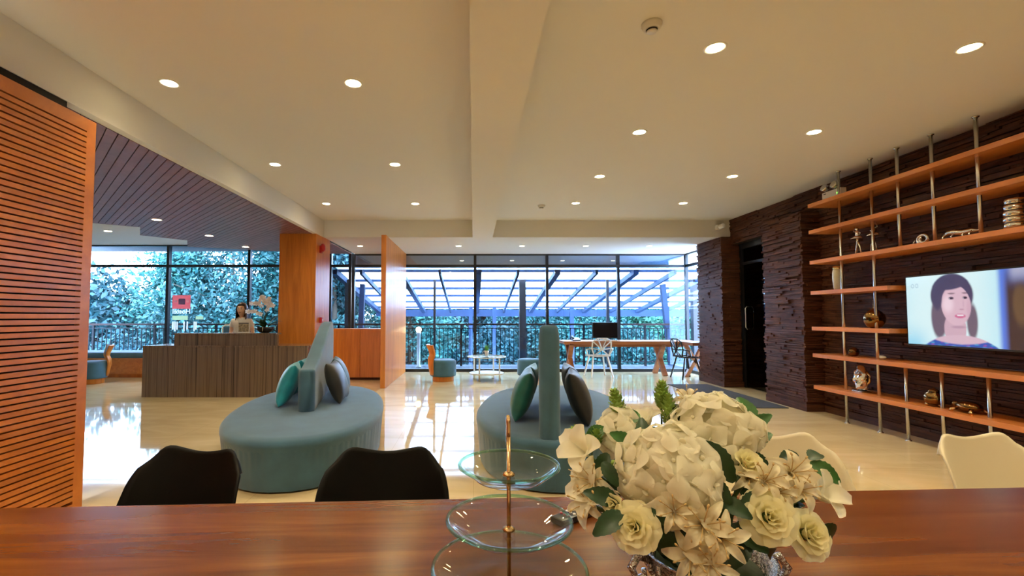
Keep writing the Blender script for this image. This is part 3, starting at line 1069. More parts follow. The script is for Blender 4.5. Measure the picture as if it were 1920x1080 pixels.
MB().box((-.29, -.02, .05), (.29, .02, .41)).build('display', M['black_plastic'], t, bevel=.006)
MB().box((-.27, -.024, .07), (.27, -.0205, .39)).build('screen', plain('off_screen', (.006, .006, .007), .12), t)
MB().box((-.10, -.09, 0), (.10, .09, .012)).box((-.04, .0, .012), (.04, .02, .08)).build('stand', M['white_plastic'], t, bevel=.004)
MB().box((-.25, -.25, 0), (.20, -.12, .018)).build('keyboard', M['white_plastic'], t, bevel=.004)
t = tag(empty('telephone', (2.30, 10.35, .765)), 'black desk telephone at the free end of the long desk', 'telephone')
MB().add([(-.09, -.1, 0), (.09, -.1, 0), (.09, .1, 0), (-.09, .1, 0), (-.09, -.1, .02), (.09, -.1, .02), (.09, .1, .07), (-.09, .1, .07)],
         [(3, 2, 1, 0), (4, 5, 6, 7), (0, 1, 5, 4), (1, 2, 6, 5), (2, 3, 7, 6), (3, 0, 4, 7)]).build('base', M['black_plastic'], t, bevel=.006)
MB().tube([(-.07, -.085, .05), (-.07, -.06, .075), (-.07, .06, .095), (-.07, .085, .08)], [.022, .016, .016, .022], 10).build('handset', M['black_plastic'], t, True)
t = tag(empty('laptop', (4.78, 9.72, .765)), 'silver laptop open on the side desk', 'laptop')
MB().box((-.11, -.16, 0), (.11, .16, .015)).build('keyboard_deck', M['white_metal'], t, bevel=.003)
MB().bar((.11, 0, .012), (.19, 0, .235), .32, .008, up=(0, 0, 1)).build('lid', M['black_plastic'], t)
tag(MB().box((4.54, 9.56, .765), (4.64, 9.80, .7665)).build('paper_sheet', M['paper']), 'white sheet of paper lying by the laptop', 'paper')

# geometric chairs: seat and back are an open web of straight ribs on four sloping legs
def web_chair(loc, rz, mat, legmat, label, detail=''):
    t = tag(empty('web_chair', loc, rz), label, 'chair', None)
    # local: the sitter looks to +y; back at -y
    hub = Vector((0, -.19, .60))
    ring = [Vector(p) for p in ((-.10, -.215, .84), (.10, -.215, .84), (.205, -.19, .78), (.215, -.16, .62), (.16, -.15, .47), (-.16, -.15, .47), (-.215, -.16, .62), (-.205, -.19, .78))]
    b = MB()
    for i, p in enumerate(ring):
        b.bar(p, ring[(i + 1) % 8], .026, .02)
    b.build('back_rim', mat, t, bevel=.004)
    for p in ring:
        MB().bar(hub, p, .02, .02).build('back_rib', mat, t)
    sh = Vector((0, .05, .43))
    sr = [Vector(p) for p in ((-.19, -.15, .46), (.19, -.15, .46), (.25, .0, .475), (.22, .20, .455), (.08, .25, .45), (-.08, .25, .45), (-.22, .20, .455), (-.25, .0, .475))]
    b = MB()
    for i, p in enumerate(sr):
        b.bar(p, sr[(i + 1) % 8], .026, .022)
    b.build('seat_rim', mat, t, bevel=.004)
    for p in sr:
        MB().bar(sh, p, .022, .02).build('seat_rib', mat, t)
    for sx in (-1, 1):
        a, c, d = Vector((sx * .25, 0, .475)), Vector((sx * .30, -.06, .60)), Vector((sx * .215, -.16, .62))
        MB().bar(a, c, .022, .02).bar(c, d, .022, .02).build('arm', mat, t)
        for sy in (-1, 1):
            MB().bar((sx * .16, sy * .12 + .03, .44), (sx * .24, sy * .22 + .03, 0), .028, .028).build('leg', mat if sy > 0 else legmat, t)
    return t


web_chair((2.72, 10.02, 0), .12, M['white_metal'], M['white_metal'], 'white web-backed chair pulled up to the long desk')
web_chair((4.46, 9.74, 0), -PI / 2 + .1, M['black_plastic'], M['black_plastic'], 'black web-backed chair at the side desk by the column')

# floor mat
tag(MB().box((3.72, 6.58, 0), (4.48, 8.86, .012)).build('door_mat', M['mat_grey'], bevel=.004), 'dark grey entrance mat lying before the dark glass door', 'mat')

# ------------------------------------------------------------------ shelf wall: boards on steel posts
SHX0, SHX1, SHY1 = 4.45, WALL_X - .005, 6.05
PIPE_X = 4.56
PIPES = [5.66, 5.20, 4.87, 4.50, 4.09, 3.66, 3.2]
SHZ = [2.769, 2.418, 2.013, 1.613, 1.146, .797, .384]
TH = .048
t = tag(empty('shelving_unit', (4.65, 4.5, 0)), 'wall shelving of orange-brown boards on slim steel posts', 'shelving')
for i, z in enumerate(SHZ):
    y0 = 4.925 if i in (3, 4) else 1.6
    MB().box((SHX0, y0, z - TH / 2), (SHX1, SHY1, z + TH / 2)).build('shelf_board', M['shelf_wood'], t, world=True, bevel=.002)


def pipe(y, z0, z1):
    MB().tube([(PIPE_X, y, z0), (PIPE_X, y, z1)], .0165, 14).build('post', M['chrome'], t, True, world=True)
    for z, s in ((z0, 1), (z1, -1)):
        if z in (0, ROOM_Z):
            MB().lathe([(.028, 0), (.028, s * .008), (.02, s * .014)], 16, (PIPE_X, y, z)).build('flange', M['chrome'], t, True, world=True)


for i, y in enumerate(PIPES):
    if i < 2:
        pipe(y, 0, ROOM_Z)
    else:
        pipe(y, SHZ[2], ROOM_Z)
        pipe(y, 0, SHZ[5])

# television on the wall between the boards, picture included
TVY0, TVY1, TVZ0, TVZ1, TVX = 3.61, 4.845, 1.020, 1.712, 4.58
t = tag(empty('television', (TVX, (TVY0 + TVY1) / 2, (TVZ0 + TVZ1) / 2)), 'flat television on the strip wall showing a smiling woman in a blue dress', 'television')
MB().box((TVX, TVY0 - .012, TVZ0 - .018), (TVX + .045, TVY1 + .012, TVZ1 + .012)).build('bezel', M['black_plastic'], t, world=True, bevel=.004)
MB().box((TVX + .045, 4.2, 1.2), (WALL_X - .03, 4.45, 1.5)).build('wall_bracket', M['black_plastic'], t, world=True)
NW, NH = 176, 100


def sd(x, y, cx, cy, rx, ry):
    return math.hypot((x - cx) / rx, (y - cy) / ry)


def mixc(a, b, f):
    f = max(0, min(1, f))
    return tuple(p + (q - p) * f for p, q in zip(a, b))


def picture(x, y):
    """x 0..1.77 left to right, y 0..1 top to bottom, linear colour"""
    c = mixc((.36, .80, .98), (.75, .97, 1.0), smooth(.5 + .6 * math.sin(x * 2.2 + .4)))
    c = mixc(c, (.20, .66, .95), smooth((y - .6) * 1.6) * (1 - smooth((x - .1) * 3)))
    c = mixc(c, (.10, .22, .80), smooth((x - 1.18) / .08))
    c = mixc(c, (.055, .03, .03), smooth((x - 1.25) / .08) * smooth((y + .2) * 2))
    c = mixc(c, (.40, .42, .60), smooth((x - 1.30) / .1) * (1 - smooth((y - .02) / .2)))
    c = mixc(c, (.16, .09, .04), (1 - smooth((sd(x, y, 1.45, .45, .10, .30) - .6) / .5)) * .8)
    hair, skin = (.055, .05, .13), (.74, .50, .60)
    c = mixc(c, hair, 1 - smooth((sd(x, y, .645, .30, .29, .31) - .92) / .10))
    c = mixc(c, (.15, .11, .17), 1 - smooth((sd(x, y, .47, .60, .115, .32) - .80) / .3))
    c = mixc(c, (.16, .12, .18), 1 - smooth((sd(x, y, .90, .66, .075, .27) - .70) / .4))
    # neck, shoulders, dress
    c = mixc(c, (.66, .44, .54), 1 - smooth((sd(x, y, .68, .76, .15, .24) - .92) / .08))
    c = mixc(c, (.72, .50, .60), 1 - smooth((sd(x, y, .73, 1.03, .44, .19) - .94) / .06))
    dress = mixc((.02, .10, .50), (.30, .08, .45), smooth(math.sin(x * 47) * math.sin(y * 61 + x * 20) * 2 - .6))
    dress = mixc(dress, (.05, .33, .66), smooth(math.sin(x * 33 + 2) * math.sin(y * 80) * 2 - .7))
    neckline = .86 + .11 * max(0, math.cos((x - .74) * 3.6)) ** .6
    inside = 1 - smooth((sd(x, y, .73, 1.16, .56, .31) - .95) / .05)
    c = mixc(c, dress, inside * smooth((y - neckline) / .02 + .5))
    # face, turned a little toward the right of the screen
    f = 1 - smooth((sd(x, y, .70 + .04 * (y - .4), .44, .195 - .05 * max(0, y - .5), .285) - .95) / .06)
    c = mixc(c, skin, f)
    c = mixc(c, (.95, .74, .82), (1 - smooth((sd(x, y, .60, .42, .10, .16) - .3) / .8)) * .75 * f)
    c = mixc(c, (.62, .36, .48), (1 - smooth((sd(x, y, .87, .50, .05, .18) - .3) / .8)) * .5 * f)
    hm = 1 - smooth((sd(x, y, .645, .30, .29, .31) - .92) / .10)
    c = mixc(c, hair, hm * (1 - smooth((sd(x, y, .60, .06, .30, .165) - .92) / .12)))
    c = mixc(c, hair, (1 - smooth((sd(x, y, .455, .30, .075, .22) - .75) / .3)))
    for ex, w in ((.645, .046), (.822, .040)):
        c = mixc(c, (.12, .07, .12), (1 - smooth((sd(x, y, ex + .005, .272, w * 1.15, .012) - .6) / .6)) * .75)
        c = mixc(c, (.035, .02, .06), 1 - smooth((sd(x, y, ex, .338, w * .85, .021) - .65) / .45))
        c = mixc(c, (.75, .75, .88), (1 - smooth((sd(x, y, ex - w * .5, .342, .010, .009) - .5) / .6)) * .9)
    c = mixc(c, (.50, .27, .38), (1 - smooth((sd(x, y, .775, .495, .036, .013) - .5) / .7)) * .75)
    c = mixc(c, (.58, .36, .48), (1 - smooth((sd(x, y, .800, .42, .012, .07) - .4) / .8)) * .5)
    c = mixc(c, (.66, .16, .32), 1 - smooth((sd(x, y, .752, .585, .075, .032) - .80) / .25))
    c = mixc(c, (.92, .90, .95), 1 - smooth((sd(x, y, .755, .575, .052, .011) - .75) / .3))
    c = mixc(c, (.40, .24, .36), (1 - smooth((sd(x, y, .73, .735, .11, .022) - .5) / .7)) * .55)
    for gx in (.10, .165):
        r = sd(x, y, gx, .135, .024, .034)
        c = mixc(c, (.45, .62, .72), 1 - smooth((abs(r - .8) - .15) / .12))                              # channel mark
    return c


vs, fs, cols = [], [], []
for j in range(NH + 1):
    for i in range(NW + 1):
        vs.append((TVX - .0015, TVY1 - (TVY1 - TVY0) * i / NW, TVZ1 - (TVZ1 - TVZ0) * j / NH))
        cols.append(picture(1.77 * i / NW, j / NH))
for j in range(NH):
    for i in range(NW):
        a = j * (NW + 1) + i
        fs.append((a, a + NW + 1, a + NW + 2, a + 1))
m, nt, b = newmat('screen_picture')
at_ = nt.nodes.new('ShaderNodeAttribute')
at_.attribute_name = 'picture'
b.inputs['Base Color'].default_value = (.01, .01, .01, 1)
b.inputs['Roughness'].default_value = .15
nt.links.new(at_.outputs['Color'], b.inputs['Emission Color'])
b.inputs['Emission Strength'].default_value = .34
scr = MB().add(vs, fs).build('screen', m, t, world=True)
ca = scr.data.color_attributes.new('picture', 'FLOAT_COLOR', 'POINT')
for k, c in enumerate(cols):
    ca.data[k].color = (*c, 1)

# ------------------------------------------------------------------ things on the shelves
def on(i):
    return SHZ[i] + TH / 2


def figurine(y, label, flip):
    t = tag(empty('dancer_figurine', (4.60, y, on(2))), label, 'figurine', 'silver dancers')
    s = -1 if flip else 1
    MB().tube([(0, .03 * s, 0), (0, .02 * s, .08), (0, 0, .16), (0, -.005, .20)], [.012, .010, .013, .018], 10).build('standing_leg', M['silver'], t, True)
    MB().tube([(0, -.05 * s, 0), (0, -.035 * s, .09), (0, -.005, .17)], [.007, .009, .012], 8).build('raised_leg', M['silver'], t, True)
    MB().lathe([(.014, .215), (.065, .195), (.07, .20), (.02, .235)], 18).build('tutu', M['silver'], t, True)
    MB().tube([(0, 0, .20), (0, 0, .25), (0, .004, .285), (0, .004, .30)], [.018, .022, .018, .008], 10).ball((0, .004, .318), .02, 12, 8).build('torso', M['silver'], t, True)
    MB().tube([(0, .015, .28), (0, .05 * s, .29), (0, .035 * s, .345)], [.007, .006, .005], 8).tube([(0, -.015, .28), (0, -.045 * s, .26), (0, -.02 * s, .235)], [.007, .006, .005], 8).build('arms', M['silver'], t, True)
    MB().lathe([(.05, 0), (.05, .008), (.02, .012)], 20).build('base', M['silver'], t, True)


figurine(5.46, 'silver dancer figurine in the first bay of the upper shelves, arm raised', False)
figurine(5.235, 'silver dancer figurine beside the second steel post', True)


def lathe_thing(name, label, cat, loc, prof, mat, n=28, part='body', sx=1, sy=1):
    t = tag(empty(name, loc), label, cat)
    MB().lathe(prof, n, sx=sx, sy=sy).build(part, mat, t, True)
    return t


t = lathe_thing('bud_vase', 'pale hammered vase with a gold rim on the left end of a short shelf', 'vase', (4.60, 5.77, on(3)), [(.042, 0), (.052, .03), (.062, .16), (.060, .22), (.052, .26), (.050, .285), (.046, .285), (.046, .24), (1e-6, .05)], plain('pale_vase', (.55, .50, .36), .35, .3, bump=.3, bscale=60))
MB().lathe([(.053, .262), (.055, .27), (.052, .30), (.047, .30), (.046, .265)], 28).build('gold_rim', plain('pale_gold', (.75, .62, .32), .2, 1, bump=.3, bscale=50), t, True)
t = lathe_thing('bottle_vase', 'round bronze bottle vase with a thin neck on the lower short shelf', 'vase', (4.60, 5.27, on(4)), [(.035, 0), (.07, .02), (.098, .07), (.103, .11), (.095, .15), (.065, .19), (.025, .215), (.012, .24), (.010, .31), (.014, .33)], M['gold_dark'])
lathe_thing('gold_ball', 'small bronze ball beside the first steel post', 'ornament', (4.62, 5.60, on(5)), [(.02, 0), (.045, .015), (.058, .05), (.05, .085), (.02, .105), (1e-6, .108)], M['gold_dark'])
tag(MB().ball((4.60, 5.20, on(5) + .022), .05, 18, 10, (.8, 1, .45)).build('pebble', M['white_plastic'], None, True), 'flat white pebble on the lower long shelf', 'ornament')
# crumpled silver sculpture
t = tag(empty('silver_sculpture', (4.60, 5.48, on(6))), 'crumpled silver head sculpture on the lowest shelf', 'sculpture')
b = MB().ball((0, 0, .155), .12, 24, 18, (.62, .72, 1.25))
rd = random.Random(9)
b.v = [tuple(Vector(p) + Vector((1, 1, 1)) * 0 + mnoise.noise_vector(Vector(p) * 17) * .028) for p in b.v]
b.v = [(x, y, max(0.012, z)) for x, y, z in b.v]
b.build('head', plain('bright_silver', (.80, .82, .86), .09, 1), t)
MB().box((-.06, -.07, 0), (.06, .07, .02)).build('plinth', M['chrome'], t, bevel=.003)
MB().tube([(0, -.07, .25), (0, -.12, .20), (0, -.115, .14), (0, -.07, .09)], .012, 10).build('gold_curl', M['brass'], t, True)
# curled silver pieces on the third shelf
t = tag(empty('silver_snail', (4.60, 4.66, on(2))), 'curled silver ornament between the third and fourth steel posts', 'ornament')
MB().tube([(0, .06 * math.cos(a) * (1 - a / 14), .055 + .05 * math.sin(a) * (1 - a / 14)) for a in [k * .35 for k in range(-4, 22)]], .016, 10).build('coil', M['silver'], t, True)
MB().tube([(0, .11, 0), (0, .105, .03), (0, .09, .06)], [.006, .008, .004], 8).build('horn', M['silver'], t, True)
t = tag(empty('silver_lizard', (4.60, 4.33, on(2))), 'long low silver animal ornament beside the fourth steel post', 'ornament')
MB().tube([(0, .15, .03), (0, .08, .075), (0, .02, .07), (0, -.05, .055), (0, -.13, .06), (0, -.2, .05)], [.012, .022, .028, .026, .02, .005], 12).build('body', M['silver'], t, True)
for y in (.1, .02, -.08, -.14):
    MB().tube([(-.01, y, .06), (-.03, y + .01, .03), (-.03, y, 0)], .008, 8).build('foot', M['silver'], t, True)
# woven silver vase near the frame's edge
t = tag(empty('woven_vase', (4.60, 3.86, on(2))), 'tall silver vase of stacked woven bands on the third long shelf', 'vase')
for k in range(5):
    z = .012 + k * .052
    r = (.072, .074, .073, .069, .062)[k]
    MB().lathe([(r * .9, z), (r, z + .006), (r * 1.02, z + .03), (r * .93, z + .046), (r * .8, z + .048)], 20).build('band', M['silver'], t, True)
MB().lathe([(.06, 0), (.062, .02), (.06, .25), (.05, .255)], 20).build('core', M['dark_gap'], t, True)
# bronze pieces on the lowest shelf
t = lathe_thing('bronze_owl_jar', 'dark bronze lidded jar on small feet on the lowest shelf', 'ornament', (4.60, 4.62, on(6)), [(.03, .02), (.07, .035), (.085, .08), (.075, .12), (.045, .145), (.05, .15), (.03, .165), (.012, .175), (1e-6, .185)], M['gold_dark'])
for a in (.5, 2.6, 4.7):
    MB().ball((.055 * math.cos(a), .055 * math.sin(a), .018), .018, 10, 8).build('foot', M['brass'], t, True)
t = tag(empty('bronze_turtle', (4.60, 4.30, on(6))), 'dark bronze turtle ornament on the lowest shelf', 'ornament')
MB().ball((0, 0, .06), .10, 20, 12, (.75, 1.05, .5)).build('shell', M['gold_dark'], t, True)
MB().ball((0, .12, .065), .032, 12, 8, (.8, 1.3, .8)).build('head', M['gold_dark'], t, True)
for sx in (-1, 1):
    for sy in (-1, 1):
        MB().tube([(sx * .05, sy * .06, .04), (sx * .075, sy * .085, .02), (sx * .08, sy * .09, 0)], .016, 8).build('foot', M['brass'], t, True)
# emergency light box on the top board
t = tag(empty('emergency_light', (4.60, 5.79, on(0))), 'white twin-lamp emergency light on the top shelf', 'emergency light')
MB().box((-.04, -.15, 0), (.04, .15, .12)).build('box', M['white_plastic'], t, bevel=.006)
for y in (-.07, .09):
    MB().lathe([(.02, -.02), (.045, .0), (.048, .05), (.04, .055)], 18).xform(Matrix.Translation((-.02, y, .165)) @ Matrix.Rotation(-1.2, 4, 'Y')).build('lamp_head', M['chrome'], t, True)
MB().box((-.043, -.125, .055), (-.039, -.095, .07)).build('indicator', plain('green_led', (.1, .9, .1), .4, emit=(.2, 1, .1), estr=2), t)
MB().box((-.043, .08, .09), (-.039, .12, .1)).build('nameplate', M['black_plastic'], t)

# ------------------------------------------------------------------ on and behind the reception desk
t = tag(empty('info_card', (-3.86, 7.72, 1.03)), 'upright info card with a small picture print on the reception counter', 'card stand')
MB().box((-.10, -.004, 0), (.10, .004, .225)).build('card', M['paper'], t)
mp_, nt, b = newmat('card_print')
n = nt.nodes.new('ShaderNodeTexVoronoi')
n.inputs['Scale'].default_value = 34
r = nt.nodes.new('ShaderNodeValToRGB')
r.color_ramp.elements[0].color = (.10, .09, .08, 1)
r.color_ramp.elements[1].color = (.62, .52, .34, 1)
tc = nt.nodes.new('ShaderNodeTexCoord')
nt.links.new(tc.outputs['Object'], n.inputs['Vector'])
nt.links.new(n.outputs['Distance'], r.inputs['Fac'])
nt.links.new(r.outputs[0], b.inputs['Base Color'])
MB().box((-.085, -.0055, .02), (.085, -.004, .15)).build('picture_print', mp_, t)
MB().box((-.085, -.0055, .155), (.085, -.004, .17)).build('heading_print', M['trouser'], t)
MB().box((-.10, -.03, 0), (.10, .05, .004)).build('foot', M['paper'], t)

t = tag(empty('orchid', (-3.52, 7.76, 1.03)), 'white orchid in a dark bowl on the reception counter', 'orchid')
MB().lathe([(.06, 0), (.10, .02), (.135, .07), (.14, .10), (.13, .10), (.12, .07), (1e-6, .06)], 28).build('bowl', M['black_plastic'], t, True)


def leaf_mesh(L, W, curl, fold=.25, nu=5, nv=9, serr=0):
    b = MB()

    def fn(u, v):
        a = 2 * u - 1
        w = W * math.sin(PI * min(1, v * .93 + .03)) ** .75 * (1 - .35 * v)
        if serr:
            w *= 1 + serr * (1 if int(v * (nv - 1) + .5) % 2 else -1)
        return (a * w, L * v * (1 - .25 * curl * v), -curl * L * v * v + fold * w * abs(a))
    return b.grid(fn, nu, nv)


rd = random.Random(21)
for k in range(13):
    a = rd.uniform(0, 2 * PI)
    o = leaf_mesh(rd.uniform(.17, .28), .042, rd.uniform(.2, .6)).build('leaf', M['leaf_dark'] if k % 3 else M['leaf_green'], t, True)
    o.location = (.04 * math.sin(a), .04 * math.cos(a), .09)
    o.rotation_euler = (rd.uniform(.7, 1.2), 0, -a)
bl = MB()
for k in range(5):
    a = k * 2 * PI / 5 + PI / 2
    w = .026 if k in (1, 4) else .018
    q = leaf_mesh(.046, w, .15, .1, 5, 6)
    q.xform(Matrix.Rotation(a - PI / 2, 4, 'Z'))
    bl.add(q.v, q.f)
bl.ball((0, 0, .006), .009, 8, 6)
blme = bl.mesh('blossom', M['petal_orchid'], True)
for s, (ex, ez) in enumerate(((-.30, .30), (-.20, .44), (-.05, .54), (.10, .50), (.16, .40))):
    pts = [Vector((ex * f ** 1.6, -.02 * s * f, .08 + ez * math.sin(f * PI * .62) / math.sin(PI * .62 if f < .01 else PI * .5))) for f in [i / 10 for i in range(11)]]
    MB().tube(pts, .004, 6).build('stem', M['stem_green'], t, True)
    for i in range(5, 11):
        o = link('blossom', blme, t)
        o.location = pts[i] + Vector((rd.uniform(-.02, .02), -.02 + rd.uniform(-.02, .02), rd.uniform(-.03, .01)))
        o.rotation_euler = (PI / 2 + rd.uniform(-.5, .4), rd.uniform(-.5, .5), rd.uniform(-.6, .6))
        o.scale = (1, 1, 1)
for k in range(4):
    a = k * 1.5 + .4
    MB().tube([(.08 * math.cos(a), .08 * math.sin(a), .09), (.15 * math.cos(a), .15 * math.sin(a), .10), (.17 * math.cos(a), .17 * math.sin(a), .03)], .004, 6).build('air_root', M['petal_lily'], t, True)

t = tag(empty('office_chair', (-4.52, 8.62, 0), .3), 'white-framed office chair with a blue back behind the desk', 'chair')
MB().box((-.22, -.22, .44), (.22, .22, .50)).build('seat', M['blue_fabric'], t, bevel=.03)
MB().box((-.20, .21, .62), (.20, .25, 1.12)).build('backrest', M['blue_fabric'], t, bevel=.02)
MB().tube([(-.22, .24, .47), (-.22, .26, .7), (-.22, .26, 1.10), (-.18, .26, 1.14), (.18, .26, 1.14), (.22, .26, 1.10), (.22, .26, .7), (.22, .24, .47)], .014, 10).build('back_frame', M['white_metal'], t, True)
MB().tube([(0, 0, .06), (0, 0, .44)], .025, 12).build('column', M['chrome'], t, True)
for k in range(5):
    a = k * 2 * PI / 5
    MB().bar((0, 0, .09), (.27 * math.cos(a), .27 * math.sin(a), .06), .035, .025).ball((.27 * math.cos(a), .27 * math.sin(a), .028), .028, 10, 8).build('foot', M['black_plastic'], t)

# ------------------------------------------------------------------ the receptionist
def skin_mesh(name, verts, edges, radii, mat, root=0, sub=2):
    me = bpy.data.meshes.new(name)
    me.from_pydata(verts, edges, [])
    o = bpy.data.objects.new(name, me)
    COL.objects.link(o)
    o.modifiers.new('skin', 'SKIN')
    sv = me.skin_vertices[0].data
    for i, r in enumerate(radii):
        sv[i].radius = (r, r) if not isinstance(r, tuple) else r
    sv[root].use_root = True
    m = o.modifiers.new('sub', 'SUBSURF')
    m.levels = m.render_levels = sub
    dg = bpy.context.evaluated_depsgraph_get()
    res = bpy.data.meshes.new_from_object(o.evaluated_get(dg))
    bpy.data.objects.remove(o)
    res.name = name
    res.materials.clear()
    res.materials.append(mat)
    res.polygons.foreach_set('use_smooth', [True] * len(res.polygons))
    return res


def person(loc, rz):
    t = tag(empty('person', loc, rz), 'person with shoulder-length brown hair in a white polo shirt standing behind the reception desk', 'person')
    V, E, R = [], [], []

    def add(p, r, frm=None):
        V.append(p)
        R.append(r)
        if frm is not None:
            E.append((frm, len(V) - 1))
        return len(V) - 1
    pel = add((0, 0, .84), (.135, .095))
    sp = add((0, 0, .97), (.112, .082), pel)
    ch = add((0, 0, 1.11), (.130, .092), sp)
    up = add((0, .005, 1.205), (.105, .075), ch)
    nb = add((0, .012, 1.275), (.044, .042), up)
    nk = add((0, .008, 1.322), (.040, .040), nb)
    jaw = add((0, -.018, 1.365), (.062, .070), nk)
    hd = add((0, -.006, 1.440), (.088, .102), jaw)
    top = add((0, .004, 1.512), (.070, .082), hd)
    for s in (-1, 1):
        sh = add((s * .135, .008, 1.225), .052, up)
        ua = add((s * .175, .012, 1.13), .043, sh)
        el = add((s * .195, .02, .985), .036, ua)
        wr = add((s * .165, -.10, .83), .026, el)
        pa = add((s * .150, -.145, .80), (.034, .02), wr)
        for k, (dx, l) in enumerate(((-.03, .055), (-.011, .068), (.009, .064), (.027, .05))):
            b = add((s * .15 + dx, -.19, .793), .0095, pa)
            c = add((s * .15 + dx * 1.1, -.19 - l * .55, .783), .0085, b)
            add((s * .15 + dx * 1.1, -.19 - l, .766), .007, c)
        th = add((s * .15 - s * .045, -.155, .79), .010, pa)
        add((s * .15 - s * .055, -.19, .78), .008, th)
        hip = add((s * .085, 0, .77), .085, pel)
        kn = add((s * .09, -.005, .43), .055, hip)
        an = add((s * .09, .01, .08), .036, kn)
        add((s * .095, -.12, .03), .032, an)
    body = link('body', skin_mesh('body', V, E, R, M['skin']), t)
    # polo shirt with short sleeves
    V2, E2, R2 = [], [], []

    def add2(p, r, frm=None):
        V2.append(p)
        R2.append(r)
        if frm is not None:
            E2.append((frm, len(V2) - 1))
        return len(V2) - 1
    a = add2((0, 0, .82), (.155, .112))
    b = add2((0, 0, .97), (.132, .100), a)
    c = add2((0, 0, 1.11), (.150, .110), b)
    d = add2((0, .006, 1.215), (.118, .088), c)
    add2((0, .012, 1.262), (.066, .062), d)
    for s in (-1, 1):
        sh = add2((s * .142, .008, 1.225), .060, d)
        add2((s * .188, .012, 1.10), .054, sh)
    link('polo_shirt', skin_mesh('polo_shirt', V2, E2, R2, M['polo_white']), t)
    cl = MB()

    def collar(u, v):
        s = -PI / 2 + .25 + u * (2 * PI - .5)
        r = .058 + .026 * v
        return (r * math.cos(s) * 1.05, .012 + r * math.sin(s) - (.012 * v if math.sin(s) < -.7 else 0), 1.305 - .045 * v - (.02 * (1 if math.sin(s) < -.5 else 0)))
    cl.grid(collar, 25, 4).build('collar', M['polo_white'], t, True, solid=.005)
    MB().box((-.012, -.108, 1.12), (.012, -.098, 1.25)).build('placket', M['polo_white'], t, bevel=.003)
    tr = MB()
    link('trousers', skin_mesh('trousers', [(0, 0, .84), (-.085, 0, .76), (-.09, 0, .43), (-.09, .01, .1), (.085, 0, .76), (.09, 0, .43), (.09, .01, .1)],
                               [(0, 1), (1, 2), (2, 3), (0, 4), (4, 5), (5, 6)], [(.145, .105), .095, .068, .055, .095, .068, .055], M['trouser']), t)
    # hair: a cap and two curtains to the shoulders
    def hair(u, v):
        s = PI / 2 + (u - .5) * 2 * (PI - .98)       # opens at the face (-y)
        z = 1.558 - .325 * v
        if v < .35:
            k = math.sqrt(max(.02, 1 - (1 - v / .35) ** 2))
        else:
            k = 1 + .12 * (v - .35)
        rx, ry = .094 * k, .106 * k
        wob = 1 + .025 * math.sin(u * 40) * v
        return (rx * wob * math.cos(s), .008 + ry * wob * math.sin(s), z)
    MB().grid(hair, 41, 18).build('hair', M['hair'], t, True, solid=.012)
    cap = MB().ball((0, .010, 1.475), .10, 20, 12, (.83, .98, .86))
    cap.v = [(x, y if z > 1.515 or y > -.03 else max(y, -.055), z) for x, y, z in cap.v]
    cap.f = [f for f in cap.f if not all(cap.v[i][1] < -.035 and cap.v[i][2] < 1.525 for i in f)]
    cap.build('hair_cap', M['hair'], t, True, solid=.008)
    # face
    for s in (-1, 1):
        MB().ball((s * .027, -.088, 1.446), .0125, 12, 8, (1.25, .55, .62)).build('eye', M['polo_white'], t, True)
        MB().ball((s * .027, -.0935, 1.446), .0068, 10, 8, (1, .5, 1)).build('iris', M['eye_dark'], t, True)
        MB().tube([(s * .013, -.097, 1.468), (s * .028, -.096, 1.4715), (s * .044, -.087, 1.465)], [.003, .0034, .002], 6).build('eyebrow', M['hair'], t, True)
        MB().ball((s * .077, .006, 1.435), .02, 10, 8, (.4, .6, 1.1)).build('ear', M['skin'], t, True)
    MB().add([(0, -.090, 1.452), (-.013, -.092, 1.412), (.013, -.092, 1.412), (0, -.115, 1.414), (0, -.092, 1.404)], [(0, 1, 3), (0, 3, 2), (1, 4, 3), (3, 4, 2)]).build('nose', M['skin'], t, True, subsurf=1)
    MB().tube([(-.024, -.082, 1.386), (-.012, -.090, 1.381), (0, -.093, 1.380), (.012, -.090, 1.381), (.024, -.082, 1.386)], [.002, .0048, .0055, .0048, .002], 8).build('mouth', M['lip'], t, True)
    return t


person((-4.25, 8.42, 0), .05)

# ------------------------------------------------------------------ foreground: big wooden table
TA = math.atan2(1.549 - 1.383, 1.827 + 1.401)          # the table stands slightly turned
tb = tag(empty('communal_table', (.117, 1.425, 0), TA), 'long polished reddish-brown wooden table in the foreground', 'table')
MB().box((-2.55, -1.25, .705), (2.75, 0, .75)).build('table_top', M['table_wood'], tb, bevel=.004)
MB().box((-2.3, -1.05, .61), (2.5, -1.01, .705)).box((-2.3, -.24, .61), (2.5, -.20, .705)).build('apron', M['table_wood'], tb)
for x in (-2.3, 2.45):
    for y in (-1.05, -.24):
        MB().box((x - .045, y - .045, 0), (x + .045, y + .045, .705)).build('leg', M['table_wood'], tb, bevel=.004)

# ------------------------------------------------------------------ moulded shell chairs on the far side of the table
CL = [(-.225, .425), (-.19, .452), (-.10, .447), (.02, .432), (.10, .432), (.155, .455), (.19, .52), (.207, .60), (.222, .69), (.234, .77), (.242, .83)]
HW = [.19, .215, .228, .232, .232, .232, .232, .230, .222, .208, .188]
UP = [.0, .015, .03, .05, .075, .09, .06, .03, .012, .004, .0]
FW = [.0, .0, .0, .0, .02, .05, .09, .10, .085, .06, .035]


